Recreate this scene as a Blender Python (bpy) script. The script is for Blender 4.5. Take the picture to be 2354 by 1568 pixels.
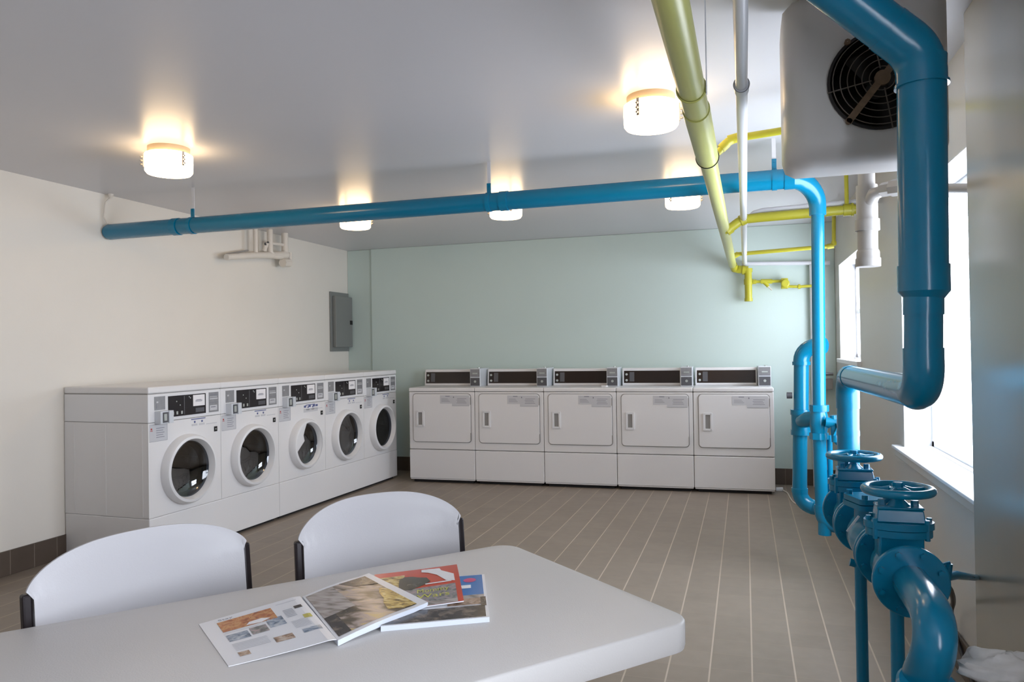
import bpy, math, random
from mathutils import Vector, Matrix
from math import sin, cos, pi, radians as R
random.seed(7)
for o in list(bpy.data.objects): bpy.data.objects.remove(o)
S = bpy.context.scene
COL = S.collection

# ------------------------------------------------------------------ camera
YAW, PITCH, ROLL, FPX = 0.30126, -0.00895, -0.01549, 1722.2
def cam_matrix():
    Ry = Matrix(((cos(YAW),0,sin(YAW)),(0,1,0),(-sin(YAW),0,cos(YAW))))
    Rx = Matrix(((1,0,0),(0,cos(PITCH),-sin(PITCH)),(0,sin(PITCH),cos(PITCH))))
    Rz = Matrix(((cos(ROLL),-sin(ROLL),0),(sin(ROLL),cos(ROLL),0),(0,0,1)))
    M = (Rz @ Rx @ Ry).transposed()          # camera(right,down,fwd) -> (X,down,Y)
    def w(v):
        a = M @ Vector(v); return Vector((a.x, a.z, -a.y))
    r, u, b = w((1,0,0)), w((0,-1,0)), w((0,0,-1))
    m = Matrix((r, u, b)).transposed().to_4x4()
    m.translation = Vector((0,0,1.30))
    return m
cd = bpy.data.cameras.new('camera'); cam = bpy.data.objects.new('camera', cd); COL.objects.link(cam)
cd.sensor_width = 36.0; cd.lens = 36.0*FPX/2354.0; cd.clip_start = 0.02
cam.matrix_world = cam_matrix(); S.camera = cam

# ------------------------------------------------------------------ light / exposure
S.view_settings.view_transform = 'Standard'; S.view_settings.look = 'None'
S.view_settings.gamma = 1.0; S.view_settings.use_curve_mapping = False
S.view_settings.exposure = 0.12
SKY_COL, SKY_STR = (0.87, 0.92, 1.0), 13.0
LAMP_COL, LAMP_STR = (1.0, 0.70, 0.38), 11.5
W = bpy.data.worlds.new('overcast sky'); S.world = W; W.use_nodes = True
bg = W.node_tree.nodes['Background']; bg.inputs[0].default_value = (*SKY_COL,1); bg.inputs[1].default_value = SKY_STR
def portal(name, loc, rot, sx, sy):
    l = bpy.data.lights.new(name, 'AREA'); l.shape = 'RECTANGLE'; l.size = sx; l.size_y = sy
    l.cycles.is_portal = True
    o = bpy.data.objects.new(name, l); COL.objects.link(o); o.location = loc; o.rotation_euler = rot
# window openings: (y0, y1, z0, z1) in the right wall
WIN = [(2.80, 4.37, 0.735, 2.015), (5.86, 7.05, 1.15, 1.975), (-0.7, 0.75, 0.735, 2.015)]  # third opening is unseen, added for daylight on the table and chairs
XR = 0.79; XL = -4.19; YB = 7.38; YF = -1.7; HC = 2.40; WT = 0.20
for y0,y1,z0,z1 in WIN:
    portal('daylight_portal', (XR+WT+0.02,(y0+y1)/2,(z0+z1)/2), (0, R(90), 0), z1-z0, y1-y0)

# ------------------------------------------------------------------ materials
def mat(name, col, rough=0.5, metal=0.0, spec=0.5, coat=0.0, emit=None, estr=0, noise=0.0, nscale=8.0, bump=0.0, bscale=60.0, trans=0.0, nstretch=None, dirt=None):
    m = bpy.data.materials.new(name); m.use_nodes = True
    nt = m.node_tree; b = nt.nodes['Principled BSDF']
    b.inputs['Base Color'].default_value = (*col,1); b.inputs['Roughness'].default_value = rough
    b.inputs['Metallic'].default_value = metal; b.inputs['Specular IOR Level'].default_value = spec
    b.inputs['Coat Weight'].default_value = coat; b.inputs['Coat Roughness'].default_value = 0.05
    b.inputs['Transmission Weight'].default_value = trans
    if emit: b.inputs['Emission Color'].default_value = (*emit,1); b.inputs['Emission Strength'].default_value = estr
    tc = nt.nodes.new('ShaderNodeTexCoord')
    if noise:
        n = nt.nodes.new('ShaderNodeTexNoise'); n.inputs['Scale'].default_value = nscale; n.inputs['Detail'].default_value = 5
        src = tc.outputs['Object']
        if nstretch:
            mp = nt.nodes.new('ShaderNodeMapping'); mp.inputs['Scale'].default_value = nstretch
            nt.links.new(src, mp.inputs[0]); src = mp.outputs[0]
        nt.links.new(src, n.inputs['Vector'])
        mr = nt.nodes.new('ShaderNodeMapRange'); mr.inputs[3].default_value = 1-noise; mr.inputs[4].default_value = 1+noise
        nt.links.new(n.outputs[0], mr.inputs[0])
        mx = nt.nodes.new('ShaderNodeMix'); mx.data_type = 'RGBA'; mx.blend_type = 'MULTIPLY'; mx.inputs[0].default_value = 1
        mx.inputs[6].default_value = (*col,1); nt.links.new(mr.outputs[0], mx.inputs[7])
        nt.links.new(mx.outputs[2], b.inputs['Base Color'])
    if bump:
        n2 = nt.nodes.new('ShaderNodeTexNoise'); n2.inputs['Scale'].default_value = bscale; n2.inputs['Detail'].default_value = 3
        nt.links.new(tc.outputs['Object'], n2.inputs['Vector'])
        bp = nt.nodes.new('ShaderNodeBump'); bp.inputs['Strength'].default_value = bump; bp.inputs['Distance'].default_value = 0.004
        nt.links.new(n2.outputs[0], bp.inputs['Height']); nt.links.new(bp.outputs[0], b.inputs['Normal'])
    return m
def glass_mat(name, tint, gl=0.12, rough=0.02):
    m = bpy.data.materials.new(name); m.use_nodes = True; nt = m.node_tree; nt.nodes.clear()
    out = nt.nodes.new('ShaderNodeOutputMaterial'); mx = nt.nodes.new('ShaderNodeMixShader')
    t = nt.nodes.new('ShaderNodeBsdfTransparent'); t.inputs[0].default_value = (*tint,1)
    g = nt.nodes.new('ShaderNodeBsdfGlossy'); g.inputs[0].default_value = (1,1,1,1); g.inputs['Roughness'].default_value = rough
    lw = nt.nodes.new('ShaderNodeLayerWeight'); lw.inputs[0].default_value = 0.35
    mr = nt.nodes.new('ShaderNodeMapRange'); mr.inputs[3].default_value = gl*0.4; mr.inputs[4].default_value = gl*4
    nt.links.new(lw.outputs['Facing'], mr.inputs[0]); nt.links.new(mr.outputs[0], mx.inputs[0])
    nt.links.new(t.outputs[0], mx.inputs[1]); nt.links.new(g.outputs[0], mx.inputs[2]); nt.links.new(mx.outputs[0], out.inputs[0])
    return m
def tile_mat(name, tile, grout, px, py, ox, oy, wx, wy, groutx=None, rough=0.45, var=0.10, axes='XY'):
    """grid of tiles; lines at coordinate a = ox + k*px (width wx) and b = oy + k*py (width wy)"""
    m = bpy.data.materials.new(name); m.use_nodes = True; nt = m.node_tree; b = nt.nodes['Principled BSDF']
    tc = nt.nodes.new('ShaderNodeTexCoord'); sp = nt.nodes.new('ShaderNodeSeparateXYZ'); nt.links.new(tc.outputs['Object'], sp.inputs[0])
    def M(op, a, bb=None, c=None):
        n = nt.nodes.new('ShaderNodeMath'); n.operation = op
        for i,v in enumerate((a,bb,c)):
            if v is None: continue
            if isinstance(v,(int,float)): n.inputs[i].default_value = v
            else: nt.links.new(v, n.inputs[i])
        return n.outputs[0]
    A = sp.outputs['XYZ'.index(axes[0])]; B = sp.outputs['XYZ'.index(axes[1])]
    a = M('SUBTRACT', A, ox); c = M('SUBTRACT', B, oy)
    la = M('LESS_THAN', M('PINGPONG', a, px/2), wx/2); lb = M('LESS_THAN', M('PINGPONG', c, py/2), wy/2)
    ia = M('FLOOR', M('DIVIDE', a, px)); ib = M('FLOOR', M('DIVIDE', c, py))
    cb = nt.nodes.new('ShaderNodeCombineXYZ'); nt.links.new(ia, cb.inputs[0]); nt.links.new(ib, cb.inputs[1])
    wn = nt.nodes.new('ShaderNodeTexWhiteNoise'); nt.links.new(cb.outputs[0], wn.inputs['Vector'])
    nz = nt.nodes.new('ShaderNodeTexNoise'); nz.inputs['Scale'].default_value = 14; nz.inputs['Detail'].default_value = 6
    nt.links.new(tc.outputs['Object'], nz.inputs['Vector'])
    f = M('ADD', M('MULTIPLY_ADD', wn.outputs[0], var, 1-var/2), M('MULTIPLY_ADD', nz.outputs[0], 0.24, -0.12))
    mx = nt.nodes.new('ShaderNodeMix'); mx.data_type='RGBA'; mx.blend_type='MULTIPLY'; mx.inputs[0].default_value=1
    mx.inputs[6].default_value=(*tile,1); nt.links.new(f, mx.inputs[7])
    m1 = nt.nodes.new('ShaderNodeMix'); m1.data_type='RGBA'; nt.links.new(lb, m1.inputs[0]); nt.links.new(mx.outputs[2], m1.inputs[6]); m1.inputs[7].default_value=(*(groutx or grout),1)
    m2 = nt.nodes.new('ShaderNodeMix'); m2.data_type='RGBA'; nt.links.new(la, m2.inputs[0]); nt.links.new(m1.outputs[2], m2.inputs[6]); m2.inputs[7].default_value=(*grout,1)
    nt.links.new(m2.outputs[2], b.inputs['Base Color'])
    line = M('MAXIMUM', la, lb)
    nt.links.new(M('MULTIPLY_ADD', line, 0.4, rough), b.inputs['Roughness'])
    bp = nt.nodes.new('ShaderNodeBump'); bp.inputs['Strength'].default_value=0.4; bp.inputs['Distance'].default_value=0.002
    nt.links.new(M('SUBTRACT', M('MULTIPLY', nz.outputs[0], 0.3), line), bp.inputs['Height']); nt.links.new(bp.outputs[0], b.inputs['Normal'])
    return m
MT = {}
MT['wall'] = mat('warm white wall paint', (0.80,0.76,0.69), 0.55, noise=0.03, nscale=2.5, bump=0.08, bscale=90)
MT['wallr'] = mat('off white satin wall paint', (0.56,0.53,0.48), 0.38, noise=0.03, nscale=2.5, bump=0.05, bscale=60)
MT['pillar'] = mat('glossy putty paint', (0.37,0.335,0.275), 0.24, noise=0.04, nscale=3, bump=0.05, bscale=30)
MT['mint'] = mat('pale mint wall paint', (0.60,0.715,0.675), 0.55, noise=0.02, nscale=2, bump=0.08, bscale=90)
MT['ceil'] = mat('satin ceiling paint', (0.64,0.635,0.66), 0.33, spec=0.5, noise=0.02, nscale=1.2, bump=0.10, bscale=14)
MT['whitewood'] = mat('white gloss trim paint', (0.82,0.83,0.85), 0.35)
MT['floor'] = tile_mat('taupe quarry tile', (0.255,0.212,0.170), (0.46,0.385,0.31), 0.1615, 0.1560, 0.005, 3.587, 0.0065, 0.0035, groutx=(0.335,0.285,0.23))
MT['base'] = tile_mat('dark brown cove tile', (0.100,0.075,0.058), (0.20,0.16,0.13), 0.158, 10, 3.52, 5, 0.005, 0.001, rough=0.35, axes='YZ')
MT['basex'] = tile_mat('dark brown cove tile back', (0.100,0.075,0.058), (0.20,0.16,0.13), 0.158, 10, 0.02, 5, 0.005, 0.001, rough=0.35, axes='XZ')
MT['enamel'] = mat('white appliance enamel', (0.78,0.77,0.77), 0.32, noise=0.015, nscale=3)
MT['enamel2'] = mat('white moulded plastic', (0.78,0.78,0.79), 0.30)
MT['black'] = mat('black control glass', (0.012,0.010,0.012), 0.18)
MT['brownblack'] = mat('dark brown control glass', (0.022,0.012,0.008), 0.2)
MT['gap'] = mat('black rubber', (0.015,0.014,0.014), 0.8)
MT['seam'] = mat('grey shadow gap strip', (0.28,0.27,0.26), 0.6)
MT['plate'] = mat('grey brushed plate', (0.30,0.30,0.31), 0.4, metal=0.4, noise=0.15, nscale=40)
MT['plate2'] = mat('dark grey plate', (0.12,0.12,0.13), 0.4, metal=0.5)
MT['coin'] = mat('coin box grey white', (0.66,0.69,0.73), 0.35, metal=0.2)
MT['sticker'] = mat('pale grey sticker', (0.58,0.58,0.60), 0.5)
MT['stickerw'] = mat('white printed card', (0.86,0.84,0.85), 0.6)
MT['ink'] = mat('grey print', (0.22,0.22,0.26), 0.6)
MT['inkred'] = mat('red print', (0.45,0.06,0.05), 0.6)
MT['inkblue'] = mat('blue print', (0.10,0.12,0.28), 0.6)
MT['led'] = mat('silver button', (0.55,0.58,0.55), 0.3, metal=0.6)
MT['drum'] = mat('stainless drum', (0.22,0.25,0.30), 0.35, metal=0.9)
MT['drumdark'] = mat('dark drum interior', (0.05,0.05,0.06), 0.45, metal=0.6)
MT['doorglass'] = glass_mat('tinted door glass', (0.26,0.29,0.34), 0.10)
MT['cloth'] = mat('wet light laundry', (0.55,0.55,0.60), 0.8)
MT['blue'] = mat('glossy blue pipe paint', (0.000,0.192,0.348), 0.21, spec=0.55, noise=0.05, nscale=6, bump=0.06, bscale=25)
MT['yellow'] = mat('yellow green pipe paint', (0.50,0.465,0.035), 0.35, noise=0.05, nscale=8)
MT['paleyellow'] = mat('pale yellow green pipe paint', (0.50,0.51,0.15), 0.33, noise=0.05, nscale=8)
MT['whitepipe'] = mat('white pipe paint', (0.72,0.73,0.77), 0.33)
MT['creampipe'] = mat('cream pipe paint', (0.74,0.69,0.62), 0.4, noise=0.04, nscale=20)
MT['greypipe'] = mat('grey white pipe paint', (0.34,0.325,0.31), 0.4, noise=0.05, nscale=15)
MT['heater'] = mat('beige grey heater enamel', (0.63,0.60,0.575), 0.38, noise=0.02, nscale=2)
MT['fan'] = mat('brown black fan metal', (0.018,0.013,0.011), 0.5, metal=0.3)
MT['wire'] = mat('dusty grey wire', (0.16,0.13,0.11), 0.5, metal=0.5)
MT['rust'] = mat('rusty steel bracket', (0.20,0.13,0.08), 0.6, metal=0.3, noise=0.3, nscale=60)
MT['panelgrey'] = mat('grey panel enamel', (0.215,0.225,0.215), 0.4)
MT['table'] = mat('white table plastic', (0.60,0.575,0.555), 0.42, noise=0.02, nscale=5, bump=0.12, bscale=300)
MT['chair'] = mat('white chair plastic', (0.59,0.575,0.59), 0.40, noise=0.015, nscale=4, bump=0.06, bscale=250)
MT['frame'] = mat('dark brown metal frame', (0.022,0.016,0.018), 0.35, metal=0.2)
MT['framegrey'] = mat('grey metal table frame', (0.25,0.25,0.26), 0.4, metal=0.7)
MT['bulb'] = mat('glowing frosted glass', (0.9,0.9,0.85), 0.4, emit=LAMP_COL, estr=LAMP_STR)
MT['lampbase'] = mat('warm tan enamel', (0.55,0.42,0.28), 0.4)
MT['clip'] = mat('brushed clip metal', (0.45,0.40,0.35), 0.35, metal=0.8)
MT['pane'] = glass_mat('clear window glass', (0.97,0.98,1.0), 0.05)
MT['paper'] = mat('white glossy paper', (0.80,0.80,0.83), 0.28)
MT['paperedge'] = mat('stacked page edges', (0.72,0.76,0.84), 0.6)
MT['cable'] = mat('black cable', (0.012,0.010,0.010), 0.5)
MT['insul'] = mat('white insulation wrap', (0.66,0.64,0.62), 0.6, noise=0.15, nscale=25, bump=0.4, bscale=30)
def pic(name, cols, scale, stretch=(1,1,1), rough=0.25, detail=4, seed=0.0):
    m = bpy.data.materials.new(name); m.use_nodes=True; nt=m.node_tree; b=nt.nodes['Principled BSDF']
    tc=nt.nodes.new('ShaderNodeTexCoord'); mp=nt.nodes.new('ShaderNodeMapping'); mp.inputs['Scale'].default_value=stretch; mp.inputs['Location'].default_value=(seed,seed*1.7,0)
    mp.inputs['Rotation'].default_value=(0,0,0.5)
    nt.links.new(tc.outputs['Object'], mp.inputs[0])
    n=nt.nodes.new('ShaderNodeTexNoise'); n.inputs['Scale'].default_value=scale; n.inputs['Detail'].default_value=detail; n.inputs['Distortion'].default_value=0.6
    nt.links.new(mp.outputs[0], n.inputs['Vector'])
    cr=nt.nodes.new('ShaderNodeValToRGB'); el=cr.color_ramp.elements
    k=len(cols)
    for i,cc in enumerate(cols):
        p=0.32+0.36*i/(k-1)
        if i<2: e=el[i]; e.position=p
        else: e=el.new(p)
        e.color=(*cc,1)
    nt.links.new(n.outputs[0], cr.inputs[0]); nt.links.new(cr.outputs[0], b.inputs['Base Color'])
    b.inputs['Roughness'].default_value=rough
    return m
MT['p_food'] = pic('orange food photo', [(0.22,0.06,0.03),(0.45,0.14,0.05),(0.62,0.30,0.12),(0.40,0.12,0.04)], 60)
MT['p_portrait'] = pic('blurred portrait photo', [(0.05,0.045,0.04),(0.14,0.11,0.08),(0.50,0.40,0.36),(0.60,0.45,0.20)], 14, (1,2.2,1), seed=2.3)
MT['p_light'] = pic('pale grey photo', [(0.20,0.17,0.15),(0.42,0.37,0.34),(0.55,0.49,0.46)], 20, (1,4,1), seed=4.1)
MT['p_gold_glare'] = pic('golden leaves photo and glare', [(0.07,0.06,0.03),(0.35,0.22,0.06),(0.70,0.50,0.14),(0.8,0.7,0.4)], 45, (1,2.5,1), seed=1.0)  # leaf print; also the painted glare on the red cover
MT['p_dark'] = pic('dark photo', [(0.03,0.03,0.035),(0.07,0.06,0.06),(0.2,0.16,0.13)], 40, seed=5)
MT['p_blue'] = pic('small blue grey photo', [(0.10,0.14,0.20),(0.30,0.36,0.45),(0.55,0.58,0.62)], 70)
MT['p_grey'] = pic('small grey photo', [(0.12,0.12,0.12),(0.28,0.27,0.27),(0.5,0.36,0.36)], 70, seed=3)
MT['p_mixed'] = pic('small brown photo', [(0.15,0.10,0.07),(0.42,0.28,0.2),(0.6,0.5,0.42)], 80, seed=8)
MT['p_yellow'] = mat('mustard print', (0.55,0.48,0.10), 0.4)
MT['p_text'] = mat('fine grey text', (0.42,0.43,0.47), 0.5)
MT['p_red'] = mat('orange red cover', (0.66,0.075,0.035), 0.22, noise=0.12, nscale=20)
MT['p_car'] = pic('dark green car photo', [(0.02,0.02,0.02),(0.05,0.05,0.035),(0.12,0.11,0.09)], 30)
MT['p_skyblue'] = mat('sky blue cover', (0.035,0.19,0.52), 0.22)
MT['p_lime'] = mat('lime lettering', (0.62,0.62,0.10), 0.3)
MT['p_pink'] = mat('pink print', (0.60,0.05,0.20), 0.3)

# ------------------------------------------------------------------ mesh builder
class MB:
    def __init__(s): s.v=[]; s.f=[]; s.m=[]; s.mats=[]; s.cur=0
    def use(s, m):
        if m not in s.mats: s.mats.append(m)
        s.cur = s.mats.index(m); return s
    def add(s, vs, fs, M=None):
        b=len(s.v)
        for v in vs:
            v=Vector(v); s.v.append(M@v if M else v)
        for f in fs: s.f.append([b+i for i in f]); s.m.append(s.cur)
        return s
    def box(s, x0,x1,y0,y1,z0,z1, M=None):
        vs=[(x0,y0,z0),(x1,y0,z0),(x1,y1,z0),(x0,y1,z0),(x0,y0,z1),(x1,y0,z1),(x1,y1,z1),(x0,y1,z1)]
        return s.add(vs,[(0,3,2,1),(4,5,6,7),(0,1,5,4),(1,2,6,5),(2,3,7,6),(3,0,4,7)],M)
    def rbox(s, x0,x1,z0,z1,y0,y1,r,seg=5,M=None):
        """rounded rectangle in XZ extruded from y0 (front) to y1"""
        pts=rrect(x0,x1,z0,z1,r,seg); n=len(pts)
        vs=[(x,y0,z) for x,z in pts]+[(x,y1,z) for x,z in pts]
        fs=[tuple(range(n)),tuple(range(2*n-1,n-1,-1))]+[(i,i+n,(i+1)%n+n,(i+1)%n) for i in range(n)]
        return s.add(vs,fs,M)
    def prism(s, pts, z0, z1, M=None):
        n=len(pts)
        vs=[(x,y,z0) for x,y in pts]+[(x,y,z1) for x,y in pts]
        fs=[tuple(range(n-1,-1,-1)),tuple(range(n,2*n))]+[(i,(i+1)%n,(i+1)%n+n,i+n) for i in range(n)]
        return s.add(vs,fs,M)
    def tube(s, path, rad, seg=20, caps=True, flat=None):
        P=[Vector(p) for p in path]; n=len(P)
        rr=rad if isinstance(rad,(list,tuple)) else [rad]*n
        T=[]
        for i in range(n):
            a=P[max(i-1,0)]; b=P[min(i+1,n-1)]
            d=b-a
            if d.length<1e-9: d=T[-1] if T else Vector((0,0,1))
            T.append(d.normalized())
        up=Vector((0,0,1)) if abs(T[0].z)<0.9 else Vector((1,0,0))
        u=(up-T[0]*up.dot(T[0])).normalized(); rings=[]; vs=[]
        for i in range(n):
            u=(u-T[i]*u.dot(T[i]))
            if u.length<1e-6: u=T[i].orthogonal()
            u.normalize(); w=T[i].cross(u)
            for k in range(seg):
                a=2*pi*k/seg; vs.append(P[i]+(u*cos(a)+w*sin(a))*rr[i])
        fs=[]
        for i in range(n-1):
            for k in range(seg):
                k2=(k+1)%seg; fs.append((i*seg+k,i*seg+k2,(i+1)*seg+k2,(i+1)*seg+k))
        if caps: fs.append(tuple(range(seg-1,-1,-1))); fs.append(tuple((n-1)*seg+k for k in range(seg)))
        return s.add(vs,fs)
    def lathe(s, prof, seg=40, M=None, caps=(False,False)):
        """prof: (r, h) about local Z"""
        n=len(prof); vs=[]
        for r,h in prof:
            for k in range(seg):
                a=2*pi*k/seg; vs.append((r*cos(a),r*sin(a),h))
        fs=[]
        for i in range(n-1):
            for k in range(seg):
                k2=(k+1)%seg; fs.append((i*seg+k,i*seg+k2,(i+1)*seg+k2,(i+1)*seg+k))
        if caps[0]: fs.append(tuple(range(seg-1,-1,-1)))
        if caps[1]: fs.append(tuple((n-1)*seg+k for k in range(seg)))
        return s.add(vs,fs,M)
    def torus(s, R0, r, seg=48, sub=12, M=None):
        vs=[];fs=[]
        for i in range(seg):
            a=2*pi*i/seg
            for j in range(sub):
                b=2*pi*j/sub; q=R0+r*cos(b); vs.append((q*cos(a),q*sin(a),r*sin(b)))
        for i in range(seg):
            for j in range(sub):
                fs.append((i*sub+j,((i+1)%seg)*sub+j,((i+1)%seg)*sub+(j+1)%sub,i*sub+(j+1)%sub))
        return s.add(vs,fs,M)
    def holeplate(s, outline, cx, cz, r, y, M=None):
        """front plate in XZ at depth y with a round hole; outline from circle-matched ring of points"""
        n=len(outline); vs=[(cx+r*cos(2*pi*k/n), y, cz+r*sin(2*pi*k/n)) for k in range(n)]
        # order outline by angle and resample
        vs+= [(x,y,z) for x,z in outline]
        fs=[(k,(k+1)%n,(k+1)%n+n,k+n) for k in range(n)]
        return s.add(vs,fs,M)
    def build(s, name, parent=None, smooth=35, bevel=0, bseg=2, weld=True):
        me=bpy.data.meshes.new(name); me.from_pydata([tuple(v) for v in s.v],[],s.f); 
        for mm in s.mats: me.materials.append(MT[mm])
        for p,mi in zip(me.polygons,s.m): p.material_index=mi; p.use_smooth=smooth>0
        me.validate(); me.update()
        if smooth>0: me.set_sharp_from_angle(angle=R(smooth))
        o=bpy.data.objects.new(name,me); COL.objects.link(o)
        if parent: o.parent=parent
        if bevel:
            b=o.modifiers.new('bevel','BEVEL'); b.width=bevel; b.segments=bseg; b.limit_method='ANGLE'; b.angle_limit=R(50); b.harden_normals=False
        return o
def rrect(x0,x1,z0,z1,r,seg=5):
    p=[]
    for cx,cz,a0 in ((x1-r,z0+r,-90),(x1-r,z1-r,0),(x0+r,z1-r,90),(x0+r,z0+r,180)):
        for k in range(seg+1):
            a=R(a0+90*k/seg); p.append((cx+r*cos(a),cz+r*sin(a)))
    return p
def rect_by_angle(x0,x1,z0,z1,cx,cz,n,r=0.0):
    """n points on the rectangle outline at the angles of an n-gon about (cx,cz), corners snapped"""
    pts=[]
    for k in range(n):
        a=2*pi*k/n; c,s_=cos(a),sin(a); t=1e9
        if c>1e-9: t=min(t,(x1-cx)/c)
        if c<-1e-9: t=min(t,(x0-cx)/c)
        if s_>1e-9: t=min(t,(z1-cz)/s_)
        if s_<-1e-9: t=min(t,(z0-cz)/s_)
        pts.append([cx+t*c,cz+t*s_])
    if r==0:
        for X in (x0,x1):
            for Z in (z0,z1):
                k=min(range(n),key=lambda i:(pts[i][0]-X)**2+(pts[i][1]-Z)**2); pts[k]=[X,Z]
    else:
        for q in pts:
            for X,sx in ((x0,1),(x1,-1)):
                for Z,sz in ((z0,1),(z1,-1)):
                    ccx,ccz=X+sx*r,Z+sz*r
                    if (q[0]-ccx)*sx<0 and (q[1]-ccz)*sz<0:
                        d=Vector((q[0]-ccx,q[1]-ccz)).normalized()*r; q[0]=ccx+d.x; q[1]=ccz+d.y
    return [tuple(q) for q in pts]
def frame_z(p, d):
    d=Vector(d).normalized(); q=Vector((0,0,1)).rotation_difference(d); return Matrix.Translation(Vector(p)) @ q.to_matrix().to_4x4()
def thing(name,label,cat,loc=(0,0,0),rz=0,group=None):
    o=bpy.data.objects.new(name,None); COL.objects.link(o); o.location=loc; o.rotation_euler=(0,0,rz)
    o.empty_display_size=0.05
    o['label']=label; o['category']=cat
    if group: o['group']=group
    return o
def tag(o,label,cat,group=None):
    o['label']=label; o['category']=cat
    if group: o['group']=group
    return o
def struct(o): o['kind']='structure'; return o
def copy_thing(root, loc, rz, label):
    r=root.copy(); COL.objects.link(r); r.location=loc; r.rotation_euler=(0,0,rz); r['label']=label
    for ch in list(root.children):
        c=ch.copy(); COL.objects.link(c); c.parent=r
        for g in list(ch.children):
            d=g.copy(); COL.objects.link(d); d.parent=c
    return r
def arc(p0, corner, p1, n=8):
    """rounded bend: quadratic-ish circular arc from p0 to p1 about a corner"""
    p0,c,p1=Vector(p0),Vector(corner),Vector(p1); out=[]
    for i in range(n+1):
        t=i/n; a=t*pi/2
        out.append(c+(p0-c)*(1-sin(a))+(p1-c)*(1-cos(a)))
    return out

# ------------------------------------------------------------------ room shell
b=MB().use('floor'); b.box(XL-WT,XR+WT,YF-WT,YB+WT,-0.10,0); struct(b.build('floor',smooth=0))
b=MB().use('ceil'); b.box(XL-WT,XR+WT,YF-WT,YB+WT,HC,HC+0.10); struct(b.build('ceiling',smooth=0))
b=MB().use('wall'); b.box(XL-WT,XL,YF-WT,YB+WT,0,HC); struct(b.build('wall_left',smooth=0))
b=MB().use('mint'); b.box(XL,XR,YB,YB+WT,0,HC); b.box(-3.885,XR,YB-0.03,YB,0,HC); struct(b.build('wall_back',smooth=0,bevel=0.006))
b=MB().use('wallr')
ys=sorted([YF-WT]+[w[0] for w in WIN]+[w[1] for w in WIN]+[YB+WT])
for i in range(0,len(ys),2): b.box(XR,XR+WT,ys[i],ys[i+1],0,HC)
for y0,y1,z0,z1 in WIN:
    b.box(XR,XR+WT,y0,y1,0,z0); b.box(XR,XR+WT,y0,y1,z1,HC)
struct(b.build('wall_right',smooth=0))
b=MB().use('wallr'); b.box(XL,XR,YF-WT,YF,0,HC); struct(b.build('wall_front',smooth=0))
b=MB().use('pillar'); b.box(0.72,XR,1.75,2.85,0,HC); struct(b.build('trim_8',smooth=0,bevel=0.004))
# window frames and panes
def window(n,y0,y1,z0,z1,rails):
    t=bpy.data.objects.new('window_%d'%n,None); COL.objects.link(t); t.location=(XR+0.13,(y0+y1)/2,z0); struct(t)
    h=(y1-y0)/2; H=z1-z0; b=MB().use('whitewood')
    b.box(0,0.05,-h,-h+0.045,0,H); b.box(0,0.05,h-0.045,h,0,H); b.box(0,0.05,-h,h,0,0.05); b.box(0,0.05,-h,h,H-0.045,H)
    b.box(-0.02,0.0,-h,h,0,0.022)
    for q in rails: b.box(0.005,0.045,-h,h,q*H-0.02,q*H+0.02)
    o=b.build('window_frame',t,smooth=0,bevel=0.003)
    b=MB().use('pane'); b.box(0.02,0.026,-h+0.03,h-0.03,0.03,H-0.03); b.build('window_pane',t,smooth=0)
    return t
window(1,*WIN[0],[]); window(2,*WIN[1],[0.5]); window(3,*WIN[2],[])  # the last window is out of view, added to light the foreground
# linings and sills
def trimbox(n,x0,x1,y0,y1,z0,z1,m='whitewood',bev=0.004):
    b=MB().use(m); b.box(x0,x1,y0,y1,z0,z1); return struct(b.build('trim_%d'%n,smooth=0,bevel=bev))
y0,y1,z0,z1=WIN[0]
trimbox(1,0.745,XR+0.13,y0+0.06,y1+0.10,z0-0.005,z0+0.012)
trimbox(2,0.757,XR+0.001,y0+0.06,y1+0.085,z0-0.045,z0-0.005,'wallr')
y0,y1,z0,z1=WIN[2]
trimbox(3,0.745,XR+0.13,y0-0.08,y1+0.08,z0-0.005,z0+0.012)
y0,y1,z0,z1=WIN[1]
trimbox(4,0.76,XR+0.13,y0-0.03,y1+0.03,z0-0.02,z0+0.012)
def lining(n,y0,y1,z0,z1):
    b=MB().use('whitewood'); d=0.004
    b.box(XR+0.001,XR+0.13,y1-d,y1,z0+0.012,z1); b.box(XR+0.001,XR+0.13,y0,y0+d,z0+0.012,z1); b.box(XR+0.001,XR+0.13,y0,y1,z1-d,z1)
    struct(b.build('trim_%d'%n,smooth=0))
for i,wn_ in enumerate(WIN): lining(5+i,*wn_)
# cove tile skirting
def base(name,m,*bx):
    b=MB().use(m); b.box(*bx); struct(b.build(name,smooth=0,bevel=0.003))
base('baseboard_left','base',XL,XL+0.012,YF,YB,0,0.147)
base('baseboard_back','basex',XL+0.012,XR-0.012,YB-0.042,YB,0,0.147)
base('baseboard_right','base',XR-0.012,XR,2.85,YB-0.042,0,0.147)
base('baseboard_front','basex',XL+0.012,XR,YF,YF+0.012,0,0.147)

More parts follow.
